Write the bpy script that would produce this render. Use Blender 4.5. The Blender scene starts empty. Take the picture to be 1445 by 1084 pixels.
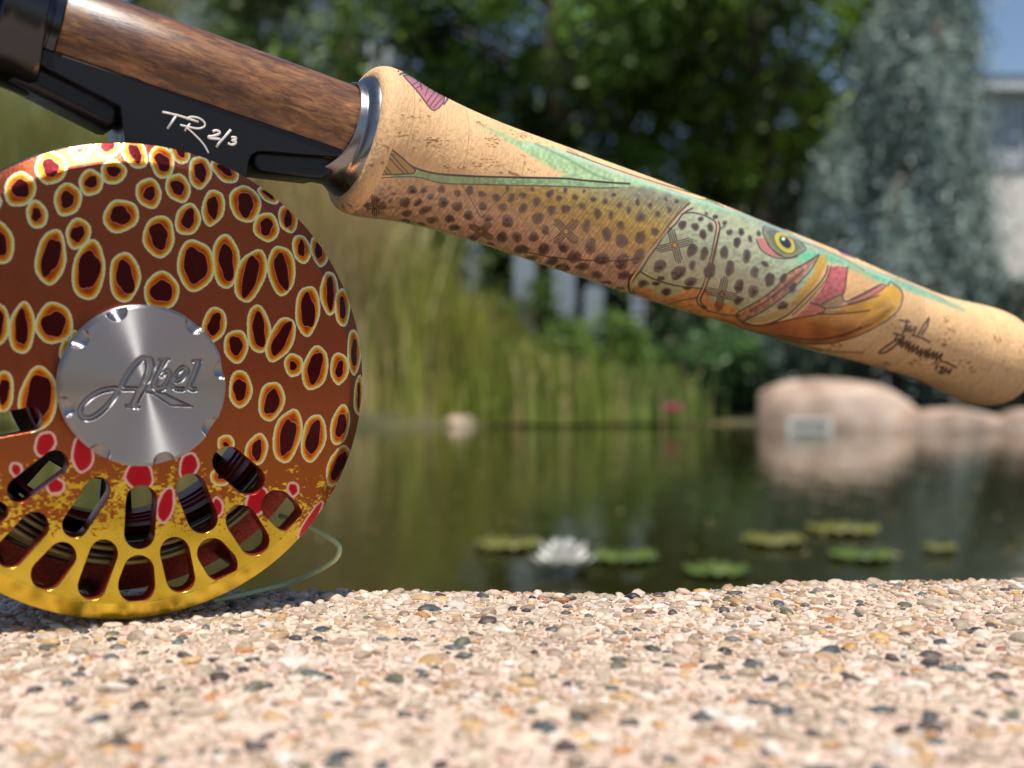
import bpy, bmesh, math, random
import numpy as np
from mathutils import Matrix, Vector
random.seed(7); rng = np.random.default_rng(7)
R = math.radians
sc = bpy.context.scene
COL = sc.collection

# ---------------------------------------------------------------- camera, sky, sun, exposure
FPX = 1700.0; PCX = 722.5; PCY = 542.0; CAMH = 0.0405     # focal length in photo pixels, eye height over the coping
cam_d = bpy.data.cameras.new('camera'); cam = bpy.data.objects.new('camera', cam_d); COL.objects.link(cam)
cam.location = (0, 0, CAMH); cam.rotation_euler = (R(90), 0, 0)
cam_d.sensor_width = 36; cam_d.lens = FPX / 1445 * 36
cam_d.clip_start = 0.01; cam_d.clip_end = 500
cam_d.dof.use_dof = True; cam_d.dof.focus_distance = 0.224; cam_d.dof.aperture_fstop = 16.5
sc.camera = cam

SUN = Vector((0.08, -0.32, 1.0)).normalized()               # direction towards the sun
world = bpy.data.worlds.new('World'); sc.world = world; world.use_nodes = True
wn = world.node_tree; bg = wn.nodes['Background']
sky = wn.nodes.new('ShaderNodeTexSky'); sky.sky_type = 'NISHITA'; sky.sun_disc = False
sky.sun_elevation = math.asin(SUN.z); sky.sun_rotation = math.atan2(SUN.x, SUN.y)
sky.air_density = 1.0; sky.dust_density = 0.6; sky.ozone_density = 1.5
wn.links.new(sky.outputs[0], bg.inputs[0]); bg.inputs[1].default_value = 0.078
sd = bpy.data.lights.new('sun', 'SUN'); sun = bpy.data.objects.new('sun', sd); COL.objects.link(sun)
sd.energy = 3.8; sd.angle = R(0.53); sd.color = (1, 0.95, 0.87)
sun.rotation_euler = SUN.to_track_quat('Z', 'Y').to_euler()
sc.view_settings.view_transform = 'Standard'; sc.view_settings.look = 'None'
sc.view_settings.exposure = 0.55; sc.view_settings.gamma = 1.0; sc.view_settings.use_curve_mapping = False
sc.render.engine = 'CYCLES'; sc.cycles.max_bounces = 8; sc.cycles.use_denoising = True

# ---------------------------------------------------------------- helpers
def lin(c):
    c = np.asarray(c, float) / 255.0
    return np.where(c <= 0.04045, c / 12.92, ((c + 0.055) / 1.055) ** 2.4)
def L4(c): return tuple(lin(c)) + (1.0,)

def tag(o, label=None, cat=None, group=None, kind=None):
    if label: o['label'] = label
    if cat: o['category'] = cat
    if group: o['group'] = group
    if kind: o['kind'] = kind
    return o
def empty(name, mat=None, loc=None):
    o = bpy.data.objects.new(name, None); COL.objects.link(o); o.empty_display_size = 0.01
    if mat is not None: o.matrix_world = mat
    if loc is not None: o.location = loc
    return o
def link(name, me, mats=None, parent=None, smooth=True, angle=None):
    o = bpy.data.objects.new(name, me); COL.objects.link(o)
    if mats:
        for m in (mats if isinstance(mats, (list, tuple)) else [mats]): me.materials.append(m)
    if parent: o.parent = parent
    if smooth and len(me.polygons):
        me.polygons.foreach_set('use_smooth', np.ones(len(me.polygons), bool))
    if angle is not None and hasattr(me, 'set_sharp_from_angle'): me.set_sharp_from_angle(angle=R(angle))
    return o
def mesh(verts, faces, name='mesh'):
    me = bpy.data.meshes.new(name); me.from_pydata([tuple(v) for v in verts], [], faces); me.update(); return me
def np_mesh(V, F, name='mesh'):
    """V (n,3), F (m,k) arrays, quick"""
    me = bpy.data.meshes.new(name); k = F.shape[1]
    me.vertices.add(len(V)); me.vertices.foreach_set('co', np.asarray(V, np.float32).ravel())
    me.loops.add(F.size); me.loops.foreach_set('vertex_index', F.astype(np.int32).ravel())
    me.polygons.add(len(F)); me.polygons.foreach_set('loop_start', np.arange(0, F.size, k, dtype=np.int32))
    me.update(calc_edges=True); me.validate(); return me
def set_color(me, cols, name='Col'):
    a = me.color_attributes.new(name, 'FLOAT_COLOR', 'POINT')
    c = np.ones((len(me.vertices), 4), np.float32); c[:, :3] = cols
    a.data.foreach_set('color', c.ravel())
def join_meshes(parts):
    """parts: list of (verts, faces) lists"""
    V = []; F = []
    for v, f in parts:
        o = len(V); V += [tuple(x) for x in v]; F += [tuple(i + o for i in q) for q in f]
    return V, F

def vnoise(h, w, cells_y, cells_x, seed=0):
    r = np.random.default_rng(seed); g = r.random((cells_y + 2, cells_x + 2)).astype(np.float32)
    y = np.linspace(0, cells_y, h, endpoint=False); x = np.linspace(0, cells_x, w, endpoint=False)
    yi = y.astype(int); xi = x.astype(int); fy = (y - yi)[:, None]; fx = (x - xi)[None, :]
    fy = fy * fy * (3 - 2 * fy); fx = fx * fx * (3 - 2 * fx)
    a = g[yi][:, xi]; b = g[yi][:, xi + 1]; c = g[yi + 1][:, xi]; d = g[yi + 1][:, xi + 1]
    return (a * (1 - fx) + b * fx) * (1 - fy) + (c * (1 - fx) + d * fx) * fy

# ---- node material helper
def mat(name, color=(128, 128, 128), rough=0.5, metal=0.0, coat=0.0, coat_rough=0.05, spec=0.5, sub=0.0):
    m = bpy.data.materials.new(name); m.use_nodes = True
    p = m.node_tree.nodes['Principled BSDF']
    p.inputs['Base Color'].default_value = L4(color); p.inputs['Roughness'].default_value = rough
    p.inputs['Metallic'].default_value = metal; p.inputs['Coat Weight'].default_value = coat
    p.inputs['Coat Roughness'].default_value = coat_rough; p.inputs['Specular IOR Level'].default_value = spec
    if sub: p.inputs['Subsurface Weight'].default_value = sub; p.inputs['Subsurface Scale'].default_value = 0.001
    return m
class N:
    def __init__(s, m): s.m = m; s.t = m.node_tree; s.p = s.t.nodes['Principled BSDF']
    def add(s, typ, **kw):
        n = s.t.nodes.new(typ)
        for k, v in kw.items():
            if k.startswith('i_'): n.inputs[k[2:].replace('_', ' ')].default_value = v
            else: setattr(n, k, v)
        return n
    def ln(s, a, b): s.t.links.new(a, b)
    def coords(s, kind='Object', scale=(1, 1, 1)):
        tc = s.add('ShaderNodeTexCoord'); mp = s.add('ShaderNodeMapping'); mp.inputs['Scale'].default_value = scale
        s.ln(tc.outputs[kind], mp.inputs['Vector']); return mp.outputs[0]
    def noise(s, vec, scale, detail=4, rough=0.55, dist=0):
        n = s.add('ShaderNodeTexNoise'); n.inputs['Scale'].default_value = scale; n.inputs['Detail'].default_value = detail
        n.inputs['Roughness'].default_value = rough; n.inputs['Distortion'].default_value = dist
        s.ln(vec, n.inputs['Vector']); return n.outputs[0]
    def ramp(s, fac, stops):
        r = s.add('ShaderNodeValToRGB'); e = r.color_ramp.elements
        while len(e) < len(stops): e.new(0.5)
        for i, (p, c) in enumerate(stops): e[i].position = p; e[i].color = L4(c)
        s.ln(fac, r.inputs[0]); return r.outputs[0]
    def mix(s, fac, a, b, mode='MIX'):
        m = s.add('ShaderNodeMix', data_type='RGBA', blend_type=mode)
        if isinstance(fac, float): m.inputs[0].default_value = fac
        else: s.ln(fac, m.inputs[0])
        for k, v in ((6, a), (7, b)):
            if isinstance(v, (tuple, list)): m.inputs[k].default_value = v if len(v) == 4 else L4(v)
            else: s.ln(v, m.inputs[k])
        return m.outputs[2]
    def bump(s, h, strength=0.3, dist=0.001, normal=None):
        b = s.add('ShaderNodeBump'); b.inputs['Strength'].default_value = strength; b.inputs['Distance'].default_value = dist
        s.ln(h, b.inputs['Height'])
        if normal is not None: s.ln(normal, b.inputs['Normal'])
        return b.outputs[0]
def rough_range(n, vec, scale, lo, hi):
    f = n.noise(vec, scale); r = n.add('ShaderNodeMapRange'); r.inputs['From Min'].default_value = .3; r.inputs['From Max'].default_value = .7
    r.inputs['To Min'].default_value = lo; r.inputs['To Max'].default_value = hi
    n.ln(f, r.inputs[0]); n.ln(r.outputs[0], n.p.inputs['Roughness'])

# ---- a small painter that makes flat print in memory (numpy), in mm or photo-tracing units
class Canvas:
    def __init__(s, x0, y0, x1, y1, res, base=(0, 0, 0)):
        s.x0, s.y0, s.res = x0, y0, res
        s.w = int((x1 - x0) * res); s.h = int((y1 - y0) * res)
        s.c = np.empty((s.h, s.w, 3), np.float32); s.c[:] = base
        s.g = np.zeros((s.h, s.w), np.float32)
    def box(s, P, pad):
        P = np.asarray(P, float)
        a = int(max(0, (P[:, 0].min() - pad - s.x0) * s.res)); b = int(min(s.w, (P[:, 0].max() + pad - s.x0) * s.res + 1))
        c = int(max(0, (P[:, 1].min() - pad - s.y0) * s.res)); d = int(min(s.h, (P[:, 1].max() + pad - s.y0) * s.res + 1))
        if b <= a or d <= c: return None
        X = s.x0 + (np.arange(a, b) + .5) / s.res; Y = s.y0 + (np.arange(c, d) + .5) / s.res
        XX, YY = np.meshgrid(X, Y); return (slice(c, d), slice(a, b)), XX.astype(np.float32), YY.astype(np.float32)
    def dist(s, P, X, Y, closed):
        P = np.asarray(P, np.float32); n = len(P); D = np.full(X.shape, 1e9, np.float32); ins = np.zeros(X.shape, bool)
        for i in range(n if closed else n - 1):
            ax, ay = P[i]; bx, by = P[(i + 1) % n]
            ex, ey = bx - ax, by - ay; l = ex * ex + ey * ey + 1e-12
            t = np.clip(((X - ax) * ex + (Y - ay) * ey) / l, 0, 1)
            D = np.minimum(D, (X - ax - t * ex) ** 2 + (Y - ay - t * ey) ** 2)
            if closed and ay != by:
                cond = (Y < ay) != (Y < by)
                ins ^= cond & (X < (bx - ax) * (Y - ay) / (by - ay) + ax)
        D = np.sqrt(D)
        return np.where(ins, -D, D) if closed else D
    def poly(s, P, col, soft=0.5, alpha=1.0, gloss=None):
        q = s.box(P, soft * 2)
        if q is None: return
        sl, X, Y = q; d = s.dist(P, X, Y, True)
        m = np.clip(.5 - d / (2 * soft), 0, 1) * alpha
        c = col(X, Y) if callable(col) else np.asarray(col, np.float32)
        s.c[sl] = s.c[sl] * (1 - m[..., None]) + c * m[..., None]
        if gloss is not None: s.g[sl] = s.g[sl] * (1 - m) + gloss * m
    def stroke(s, P, w, col, alpha=1.0, soft=0.35):
        if s.res == 3.0 and 1.0 <= w < 2.3: w *= 1.45
        q = s.box(P, w + soft * 2)
        if q is None: return
        sl, X, Y = q; d = s.dist(P, X, Y, False) - w / 2
        m = np.clip(.5 - d / (2 * soft), 0, 1) * alpha
        s.c[sl] = s.c[sl] * (1 - m[..., None]) + np.asarray(col, np.float32) * m[..., None]
    def image(s, name, arr=None):
        a = s.c if arr is None else arr
        return to_image(name, a, s.g)
def to_image(name, rgb, alpha=None, data=False):
    h, w = rgb.shape[:2]
    im = bpy.data.images.new(name, w, h, alpha=True)
    if data: im.colorspace_settings.name = 'Non-Color'
    buf = np.ones((h, w, 4), np.float32); buf[..., :3] = np.clip(rgb / 255.0, 0, 1)
    if alpha is not None: buf[..., 3] = np.clip(alpha, 0, 1)
    im.alpha_mode = 'CHANNEL_PACKED'
    im.pixels.foreach_set(buf.ravel()); im.update(); im.pack(); return im
def ell(cx, cy, rx, ry, ang=0, n=22, wob=0.05, seed=0):
    r = random.Random(int(cx * 7 + cy * 13) + seed); ph = [r.random() * 6.28 for _ in range(4)]
    out = []
    for i in range(n):
        t = 2 * math.pi * i / n
        k = 1 + wob * (math.sin(2 * t + ph[0]) + .7 * math.sin(3 * t + ph[1]) + .5 * math.sin(5 * t + ph[2]))
        x = rx * k * math.cos(t); y = ry * k * math.sin(t); a = -R(ang) * -1
        out.append((cx + x * math.cos(a) - y * math.sin(a), cy + x * math.sin(a) + y * math.cos(a)))
    return out
def spline(P, n=6, closed=False):
    """Catmull-Rom through the points"""
    P = [np.array(p, float) for p in P]; out = []; m = len(P)
    rngi = range(m if closed else m - 1)
    for i in rngi:
        p0 = P[(i - 1) % m] if closed or i > 0 else P[0]; p1 = P[i]; p2 = P[(i + 1) % m]
        p3 = P[(i + 2) % m] if closed or i + 2 < m else P[-1]
        for k in range(n):
            t = k / n
            out.append(.5 * ((2 * p1) + (-p0 + p2) * t + (2 * p0 - 5 * p1 + 4 * p2 - p3) * t * t + (-p0 + 3 * p1 - 3 * p2 + p3) * t ** 3))
    if not closed: out.append(P[-1])
    return [tuple(p) for p in out]

# ---------------------------------------------------------------- frames of the reel and the rod (mm, camera at 0,0,0)
a_, b_ = R(28), R(4)
n0 = np.array([math.sin(a_), -math.cos(a_), 0]); zz = np.array([0, 0, 1.])
EN = n0 * math.cos(b_) - zz * math.sin(b_); EZ = zz * math.cos(b_) + n0 * math.sin(b_)
EX = np.array([math.cos(a_), math.sin(a_), 0]); EY = -EN
C0 = np.array([-61.8, 200.6, -0.15])
TH = R(-12.944); RODZ = 55.894; RODY = 13.0
DX = EX * math.cos(TH) + EZ * math.sin(TH); DZ = np.cross(DX, EY)
P0 = C0 + EY * RODY + EZ * RODZ
OFF = np.array([0, 0, CAMH * 1000])
def frame_matrix(o, x, y, z):
    m = Matrix.Identity(4); o = (o + OFF) * .001
    for i in range(3):
        m[i][0] = x[i]; m[i][1] = y[i]; m[i][2] = z[i]; m[i][3] = o[i]
    return m @ Matrix.Scale(.001, 4)
M_REEL = frame_matrix(C0, EX, EY, EZ); M_ROD = frame_matrix(P0, DX, EY, DZ)
def pray(p): return np.array([(p[0] - PCX) / FPX, 1, -(p[1] - PCY) / FPX])
def face_pt(p, y=0.0):
    """traced photo point -> (x,z) mm on the reel's plane at depth y"""
    r = pray(p); o = C0 + EY * y; k = np.dot(o, EY) / np.dot(r, EY); q = r * k - o
    return (float(np.dot(q, EX)), float(np.dot(q, EZ)))
def world_at(p, d):
    """traced photo point -> world metres at depth d metres"""
    return Vector(((p[0] - PCX) / FPX * d, d, CAMH - (p[1] - PCY) / FPX * d))

# ================================================================ SETTING
WATER_Z = -0.31
# ---- stone coping -------------------------------------------------
def edge_depth(X):                                    # back edge of the coping, mm
    return float(np.interp(X, [-400, -110, -30, 0, 20, 32, 45, 60, 110, 400], [240, 239.5, 238, 236.5, 234, 236, 243, 249.5, 252, 254]))
cem = mat('cement_matrix', (222, 198, 180), 0.85)
n = N(cem); v = n.coords()
c1 = n.ramp(n.noise(v, 140, 5), [(0.3, (200, 170, 150)), (0.55, (218, 190, 172)), (0.75, (228, 204, 188))])
vor = n.add('ShaderNodeTexVoronoi'); vor.inputs['Scale'].default_value = 900; n.ln(v, vor.inputs['Vector'])
c2 = n.mix(0.18, c1, n.ramp(vor.outputs['Color'], [(0.2, (150, 130, 112)), (0.8, (238, 224, 208))]))
n.ln(c2, n.p.inputs['Base Color'])
n.ln(n.bump(n.noise(v, 1600, 5, .7), .7, .0004, n.bump(n.noise(v, 320, 3), .5, .0008)), n.p.inputs['Normal'])
coping_V = []; coping_F = []
xs = np.linspace(-400, 400, 161); NS = 60
for X in xs:
    e = edge_depth(X)
    for j in range(NS + 1):
        d = 30 + (e - 2.0 - 30) * (j / NS)
        z = 0.10 * math.sin(X * .11 + d * .07) * math.sin(d * .09 - X * .05) - 0.25
        coping_V.append((X, d, z))
    for dd, z in ((e - 1.0, -.6), (e - .3, -1.3), (e, -2.4), (e, -50), (30, -50)): coping_V.append((X, dd, z))
row = NS + 6
for i in range(len(xs) - 1):
    for j in range(row):
        a = i * row + j; b = i * row + (j + 1) % row
        coping_F.append((a, a + row, b + row, b))
coping_F.append(tuple(range(row))[::-1]); coping_F.append(tuple((len(xs) - 1) * row + j for j in range(row)))
coping = link('stone_coping', mesh(np.array(coping_V) * .001, [tuple(reversed(f)) for f in coping_F]), cem)
tag(coping, 'pale pebbled concrete coping of the pond on which the reel stands', kind='structure')

PCOLS = [((188, 170, 150), 24), ((202, 184, 164), 24), ((172, 154, 134), 14), ((212, 196, 180), 12), ((178, 150, 120), 10), ((196, 164, 120), 5),
         ((214, 206, 196), 6), ((158, 138, 122), 6), ((72, 78, 80), 3.6), ((50, 54, 56), 2.2), ((98, 104, 100), 3.6), ((96, 98, 80), 2),
         ((178, 126, 78), 1.6), ((196, 156, 96), 2.6), ((168, 108, 90), .6), ((200, 172, 156), 5), ((84, 74, 70), 1.6)]
PW = np.array([w for _, w in PCOLS]); PW = PW / PW.sum()
peb = mat('pebble', (180, 165, 140), 0.5)
n = N(peb); geo = n.add('ShaderNodeNewGeometry'); v = geo.outputs['Position']; at = n.add('ShaderNodeAttribute'); at.attribute_name = 'Col'
oi = n.add('ShaderNodeObjectInfo')
mul = n.ramp(n.noise(v, 700, 6, .7), [(0.3, (168, 160, 150)), (0.5, (236, 232, 226)), (0.62, (255, 255, 255))])
n.ln(n.mix(0.75, at.outputs['Color'], mul, 'MULTIPLY'), n.p.inputs['Base Color'])
rough_range(n, v, 500, .3, .62)
n.p.inputs['Subsurface Weight'].default_value = 0.12; n.p.inputs['Subsurface Scale'].default_value = 0.0012
n.ln(n.bump(n.noise(v, 1500, 5, .7), .55, .00025), n.p.inputs['Normal'])
def ico(sub):
    bm = bmesh.new(); bmesh.ops.create_icosphere(bm, subdivisions=sub, radius=1)
    V = np.array([v.co[:] for v in bm.verts]); F = np.array([[v.index for v in f.verts] for f in bm.faces]); bm.free(); return V, F
ico1V, ico1F = ico(1); ico2V, ico2F = ico(2); ico3V, ico3F = ico(3)
def lumpy(V, r):
    k = np.ones(len(V))
    for _ in range(5):
        d = r.normal(size=3); d /= np.linalg.norm(d); k += .11 * r.normal() * np.sin(V @ d * r.uniform(1.2, 3.2) + r.uniform(0, 6))
    for _ in range(5):                                   # knocked-off flats
        d = r.normal(size=3); d /= np.linalg.norm(d); t = V @ d; c_ = r.uniform(.66, .85); k = np.where(t > c_, k * (c_ / np.maximum(t, .1)) ** .9, k)
    return V * k[:, None]
# scatter: big ones first, dart throwing in a grid
cells = {}; PB = []
def fits(x, y, r):
    cx, cy = int(x // 4), int(y // 4)
    for i in (-1, 0, 1):
        for j in (-1, 0, 1):
            for (a, b, q) in cells.get((cx + i, cy + j), ()):
                if (a - x) ** 2 + (b - y) ** 2 < ((q + r) * .97) ** 2: return False
    return True
for (r0, r1, tries) in ((1.5, 1.9, 700), (1.15, 1.5, 5000), (0.85, 1.15, 16000), (0.6, .85, 28000), (.38, .6, 30000), (.22, .36, 22000)):
    tries = int(tries * 1.35); X = rng.uniform(-180, 195, tries); D = rng.uniform(96, 253, tries); RR = rng.uniform(r0, r1, tries)
    for x, y, r in zip(X, D, RR):
        if abs(x) > 0.46 * y + 80 or y > edge_depth(x) - .2: continue
        if fits(x, y, r): cells.setdefault((int(x // 4), int(y // 4)), []).append((x, y, r)); PB.append((x, y, r))
PB = np.array(PB)
# the 300 that show largest in the picture
sx = PB[:, 0] / PB[:, 1] * FPX + PCX; sy = CAMH * 1000 / PB[:, 1] * FPX + PCY
vis = (sx > 5) & (sx < 1440) & (sy < 1078) & (sy > 800)
score = np.where(vis, PB[:, 2] / PB[:, 1], 0); order = np.argsort(-score); big = set(order[:300].tolist())
pvars = []
for k in range(64):
    r = np.random.default_rng(100 + k); V = lumpy(ico3V, r)
    ci = rng.choice(len(PCOLS), p=PW); c = lin(PCOLS[ci][0]) * r.uniform(.85, 1.15)
    me = np_mesh(V, ico3F, 'pebble'); me.materials.append(peb)
    me.polygons.foreach_set('use_smooth', np.ones(len(me.polygons), bool)); set_color(me, c); pvars.append(me)
lump2 = [lumpy(ico2V, np.random.default_rng(300 + k)) for k in range(24)]
SV = []; SF = []; SC = []; off = 0
for i, (x, y, r) in enumerate(PB):
    rx = r * rng.uniform(.95, 1.35); ry = r * rng.uniform(.75, 1.05); rz = r * rng.uniform(.48, .68); an = rng.uniform(0, math.pi)
    e = edge_depth(x); z = -.13 - .28 * rz + (-(max(0, y - (e - 2.2)) ** 2) * .22)
    tx, ty = rng.normal(0, .16, 2)
    if i in big:
        o = bpy.data.objects.new('pebble', pvars[rng.integers(64)]); COL.objects.link(o); o.parent = coping
        o.location = (x * .001, y * .001, z * .001); o.rotation_euler = (tx, ty, an); o.scale = (rx * .001, ry * .001, rz * .001)
    else:
        sm = r < .36; V = (ico1V if sm else lump2[rng.integers(24)]) * (rx, ry, rz)
        if sm: z += .12
        ca, sa = math.cos(an), math.sin(an)
        V = np.stack([V[:, 0] * ca - V[:, 1] * sa, V[:, 0] * sa + V[:, 1] * ca, V[:, 2] + V[:, 0] * tx * .6 + V[:, 1] * ty * .6], 1) + (x, y, z)
        c = lin(PCOLS[rng.choice(len(PCOLS), p=PW)][0]) * rng.uniform(.82, 1.18)
        SV.append(V); SF.append((ico1F if sm else ico2F) + off); off += len(V); SC.append(np.repeat(c[None], len(V), 0))
me = np_mesh(np.concatenate(SV) * .001, np.concatenate(SF), 'pebbles'); set_color(me, np.concatenate(SC))
o = link('pebble_aggregate', me, peb, coping); o['kind'] = 'stuff'

# ---- pond wall, water, banks ---------------------------------------
conc = mat('concrete', (110, 104, 94), .8)
def box_vf(x0, x1, y0, y1, z0, z1):
    return ([(x0, y0, z0), (x1, y0, z0), (x1, y1, z0), (x0, y1, z0), (x0, y0, z1), (x1, y0, z1), (x1, y1, z1), (x0, y1, z1)],
            [(0, 3, 2, 1), (4, 5, 6, 7), (0, 1, 5, 4), (1, 2, 6, 5), (2, 3, 7, 6), (3, 0, 4, 7)])
V, F = box_vf(-.6, .6, .06, .222, -.7, -.0505)
o = link('pond_wall', mesh(V, F), conc, smooth=False); tag(o, 'grey concrete pond wall below the pebbled coping', kind='structure')
wat = mat('pond_water', (38, 38, 16), .05, spec=.5)
n = N(wat); v = n.coords('Object', (1.0, .35, 1.0))
b1 = n.bump(n.noise(v, 9, 3, .5), .16, .02); b2 = n.bump(n.noise(n.coords('Object', (1, .35, 1)), 26, 3, .55), .35, .005, b1)
n.ln(b2, n.p.inputs['Normal']); n.p.inputs['IOR'].default_value = 1.33
wat.node_tree.nodes['Principled BSDF'].inputs['Specular IOR Level'].default_value = .6
V = [(-30, .222, WATER_Z), (30, .222, WATER_Z), (30, 14, WATER_Z), (-30, 14, WATER_Z)]
o = link('pond_water', mesh(V, [(0, 1, 2, 3)]), wat, smooth=False); tag(o, 'dark still pond water with soft reflections behind the coping', kind='structure')
P = []
deb = []
for k in range(420):
    d = rng.uniform(2.4, 9.6); x = rng.uniform(-.5, .5) * d; deb.append((x + rng.normal(0, .1), d, WATER_Z + .004))
DV = []; DF = []; DC = []
for k, (x, y, z) in enumerate(deb):
    r = rng.uniform(.004, .010) * (.6 + y * .33); an = rng.uniform(0, 3.14); o_ = len(DV)
    for q, (ax, ay) in enumerate(((1, 0), (0, .5), (-1, 0), (0, -.5))):
        DV.append((x + r * (ax * math.cos(an) - ay * math.sin(an)), y + r * (ax * math.sin(an) + ay * math.cos(an)), z + .004 * (q % 2)))
    DF.append((o_, o_ + 1, o_ + 2, o_ + 3)); c = lin(((150, 120, 60), (120, 130, 60), (90, 80, 50), (176, 160, 110))[k % 4]); DC += [c] * 4
me = np_mesh(np.array(DV), np.array(DF), 'debris'); set_color(me, np.array(DC)); dm = mat('fallen_leaf', (120, 110, 60), .6); n = N(dm); at = n.add('ShaderNodeAttribute'); at.attribute_name = 'Col'; n.ln(at.outputs['Color'], n.p.inputs['Base Color'])
o = link('floating_leaves', me, dm, smooth=False); tag(o, 'small fallen leaves and specks floating scattered on the pond', 'leaves', kind='stuff')
# bank: sheet rising out of the water along a curved shore
grd = mat('bank_soil', (92, 88, 52), .95)
n = N(grd); v = n.coords()
n.ln(n.ramp(n.noise(v, 1.5, 5), [(0.3, (40, 42, 22)), (0.5, (66, 66, 36)), (0.7, (96, 90, 58))]), n.p.inputs['Base Color'])
n.ln(n.bump(n.noise(v, 12, 5), .6, .06), n.p.inputs['Normal'])
def shore(x): return 10.1 + .5 * math.sin(x * .7) + .04 * x * x * .15
gv = []; gx = np.linspace(-90, 90, 121); gd = [-.6, 0, .3, .8, 1.6, 3, 6, 12, 30, 120]; gz = [-.6, 0, .08, .16, .24, .33, .42, .5, .6, .8]
for X in gx:
    for d, z in zip(gd, gz):
        Y = shore(max(-8, min(8, X))) + d
        gv.append((X, Y, WATER_Z - .02 + z + (.05 * math.sin(X * 3.1 + d * 2) if 0 < d < 10 else 0)))
k = len(gd); gf = [(i * k + j, (i + 1) * k + j, (i + 1) * k + j + 1, i * k + j + 1) for i in range(len(gx) - 1) for j in range(k - 1)]
o = link('ground', mesh(gv, gf), grd); tag(o, 'planted soil bank on the far side of the pond', kind='structure')

# ---- foliage makers --------------------------------------------------
def leaf_mat(name, trans=0.25):
    m = mat(name, (80, 110, 40), .5, spec=.4); n = N(m)
    at = n.add('ShaderNodeAttribute'); at.attribute_name = 'Col'; n.ln(at.outputs['Color'], n.p.inputs['Base Color'])
    n.p.inputs['Transmission Weight'].default_value = 0.0
    tr = n.add('ShaderNodeBsdfTranslucent'); n.ln(at.outputs['Color'], tr.inputs['Color'])
    mx = n.add('ShaderNodeMixShader'); mx.inputs[0].default_value = trans
    out = n.t.nodes['Material Output']; n.ln(n.p.outputs[0], mx.inputs[1]); n.ln(tr.outputs[0], mx.inputs[2]); n.ln(mx.outputs[0], out.inputs[0])
    return m
leafm = leaf_mat('leaf', .28); grassm = leaf_mat('grass_blade', .2); needm = leaf_mat('needle', .1)
bark = mat('bark', (84, 68, 52), .9); n = N(bark); v = n.coords('Object', (6, 6, 1))
n.ln(n.ramp(n.noise(v, 5, 5), [(.3, (48, 38, 30)), (.7, (120, 100, 80))]), n.p.inputs['Base Color']); n.ln(n.bump(n.noise(v, 9, 5), .8, .03), n.p.inputs['Normal'])

def leaves(centers, size, cols, droop=0.0, aspect=.55):
    """one folded leaf (two triangles as a quad) per centre"""
    n_ = len(centers); d = rng.normal(size=(n_, 3)); d[:, 2] -= droop; d /= np.linalg.norm(d, axis=1)[:, None]
    u = np.cross(d, rng.normal(size=(n_, 3))); u /= np.linalg.norm(u, axis=1)[:, None]
    s = size * rng.uniform(.6, 1.35, n_)[:, None]
    A = centers; B = centers + d * s * .5 + u * s * aspect * .5; Cc = centers + d * s; D = centers + d * s * .5 - u * s * aspect * .5
    V = np.stack([A, B, Cc, D], 1).reshape(-1, 3); F = np.arange(n_ * 4).reshape(-1, 4)
    return V, F, np.repeat(cols, 4, 0)
def crown_points(cx, cy, cz, rx, ry, rz, nclump, nleaf, spread, keep=None):
    P = []
    c = rng.normal(size=(nclump, 3)); c /= np.linalg.norm(c, axis=1)[:, None]; c *= rng.uniform(.45, 1.0, nclump)[:, None] ** .6
    c = c * (rx, ry, rz) + (cx, cy, cz)
    if keep is not None: c = c[[keep(q) for q in c]]
    lum = rng.uniform(0, 1, len(c))
    idx = rng.integers(0, len(c), nleaf)
    P = c[idx] + rng.normal(size=(nleaf, 3)) * spread * rng.uniform(.5, 1.2, len(c))[idx][:, None]
    return P, lum[idx], c
def cmix(t, a, b, jitter=.12):
    a = lin(a); b = lin(b); c = a[None] * (1 - t[:, None]) + b[None] * t[:, None]
    return c * rng.uniform(1 - jitter, 1 + jitter, len(t))[:, None]
def tube(P, Rr, sides=8, cap=True):
    P = [np.array(p, float) for p in P]; V = []; F = []; m = len(P); prev = None
    for i, p in enumerate(P):
        t = P[min(i + 1, m - 1)] - P[max(i - 1, 0)]; t /= np.linalg.norm(t) + 1e-12
        if prev is None:
            h = np.array([0, 0, 1.]) if abs(t[2]) < .9 else np.array([1., 0, 0]); u = np.cross(t, h)
        else: u = prev - t * np.dot(prev, t)
        u /= np.linalg.norm(u) + 1e-12; prev = u; w = np.cross(t, u); r = Rr[i] if hasattr(Rr, '__len__') else Rr
        for k in range(sides):
            an = 2 * math.pi * k / sides; V.append(tuple(p + (u * math.cos(an) + w * math.sin(an)) * r))
    for i in range(m - 1):
        for k in range(sides):
            a = i * sides + k; b = i * sides + (k + 1) % sides; F.append((a, b, b + sides, a + sides))
    if cap: F.append(tuple(range(sides))[::-1]); F.append(tuple((m - 1) * sides + k for k in range(sides)))
    return V, F
def crown_obj(name, P, lum, size, dark, light, parent, mt=None, droop=0.1, aspect=.55):
    V, F, Cc = leaves(P, size, cmix(lum, dark, light), droop, aspect)
    me = np_mesh(V, F, name); set_color(me, Cc); o = link(name, me, mt or leafm, parent, smooth=False); o['kind'] = 'stuff'; return o
def ground_z(y): return WATER_Z + .3

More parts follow.
